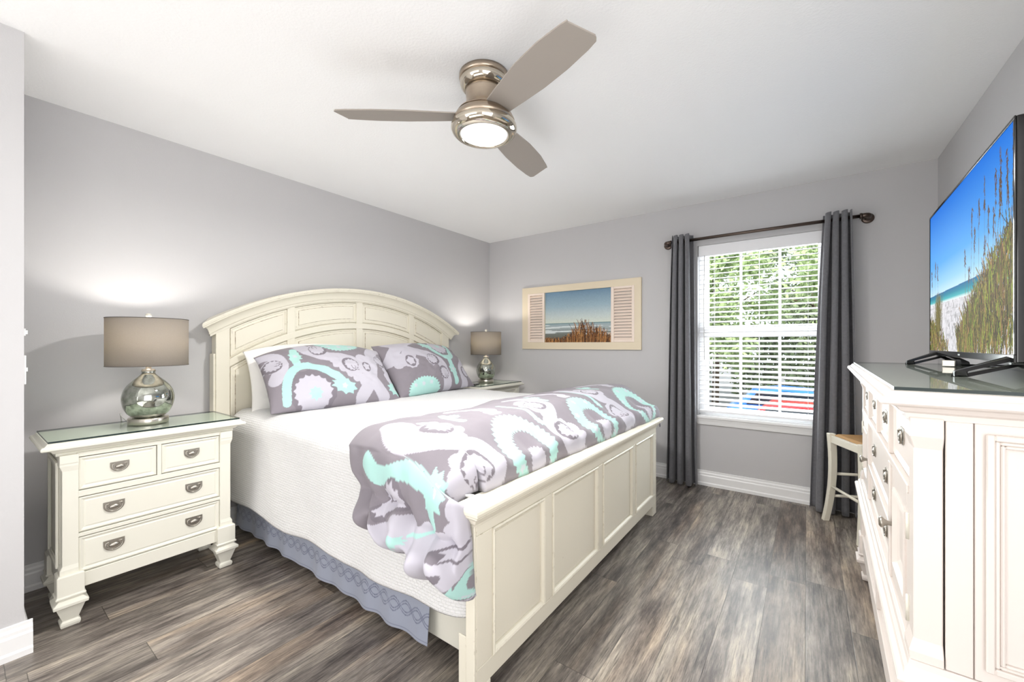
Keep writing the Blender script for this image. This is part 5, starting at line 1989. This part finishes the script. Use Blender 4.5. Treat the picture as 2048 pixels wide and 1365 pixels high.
for (a, c, zz_) in (((0, 0), (SW, 0), 0.33), ((0, 0), (SW, 0), 0.18), ((0, -SD), (SW, -SD), 0.30), ((0, 0), (0, -SD), 0.245), ((SW, 0), (SW, -SD), 0.245)):
    MB().tube([(a[0], a[1], zz_), (c[0], c[1], zz_)], 0.0095, 10).build('stretcher', M_CREAM, sl)
for (x0, x1, y0, y1) in ((0, SW, -0.012, 0.012), (0, SW, -SD - 0.012, -SD + 0.012), (-0.012, 0.012, -SD, 0), (SW - 0.012, SW + 0.012, -SD, 0)):
    MB().box(x0, x1, y0, y1, 0.545, 0.592).build('seat_rail', M_CREAM, sl, bevel=0.002)
b = MB()
i_ = 0.016
b.rings([(i_, SW - i_, -SD + i_, -i_, 0.572), (i_ - 0.004, SW - i_ + 0.004, -SD + i_ - 0.004, -i_ + 0.004, 0.595), (i_ + 0.012, SW - i_ - 0.012, -SD + i_ + 0.012, -i_ - 0.012, 0.606), (0.12, SW - 0.12, -SD + 0.11, -0.11, 0.598)])
b.build('rush_seat', M_RUSH, sl)

# ------------------------------------------------------------------ small things on the dresser
ad = thing('power_adapter', dloc(0.33, 0.47, GD), 'black power adapter lying on the dresser glass behind the stand', 'adapter', rz=DRZ + 1.2)
MB().box(-0.035, 0.03, -0.02, 0.02, 0, 0.028).build('adapter_body', M_BLACK, ad, bevel=0.004)
MB().box(-0.052, -0.035, -0.019, 0.019, 0.001, 0.027).build('silver_end', M_NICKEL, ad, bevel=0.002)
MB().tube([(0.03, 0, 0.012), (0.07, 0.01, 0.012), (0.12, -0.03, 0.004), (0.17, -0.10, 0.003), (0.17, -0.2, 0.003)], 0.003, 8).build('adapter_cord', M_BLACK, ad)
cdt = MB().tube([dloc(0.36, -0.30, GD + 0.03), dloc(0.33, -0.36, GD + 0.006), dloc(0.31, -0.42, GD + 0.004), dloc(0.325, -0.50, GD + 0.004), dloc(0.36, -0.56, GD + 0.004), dloc(0.42, -0.6, GD + 0.004)], 0.0028, 8).build('loose_cable', M_BLACK)
tag(cdt, 'thin black cord lying on the dresser glass under the near end of the television', 'cord')
lc = cd.build('lamp_cord', simple_get('clear_cord', rgb(190, 190, 186)))
tag(lc, 'pale lamp cord looping behind the near nightstand lamp', 'cord')
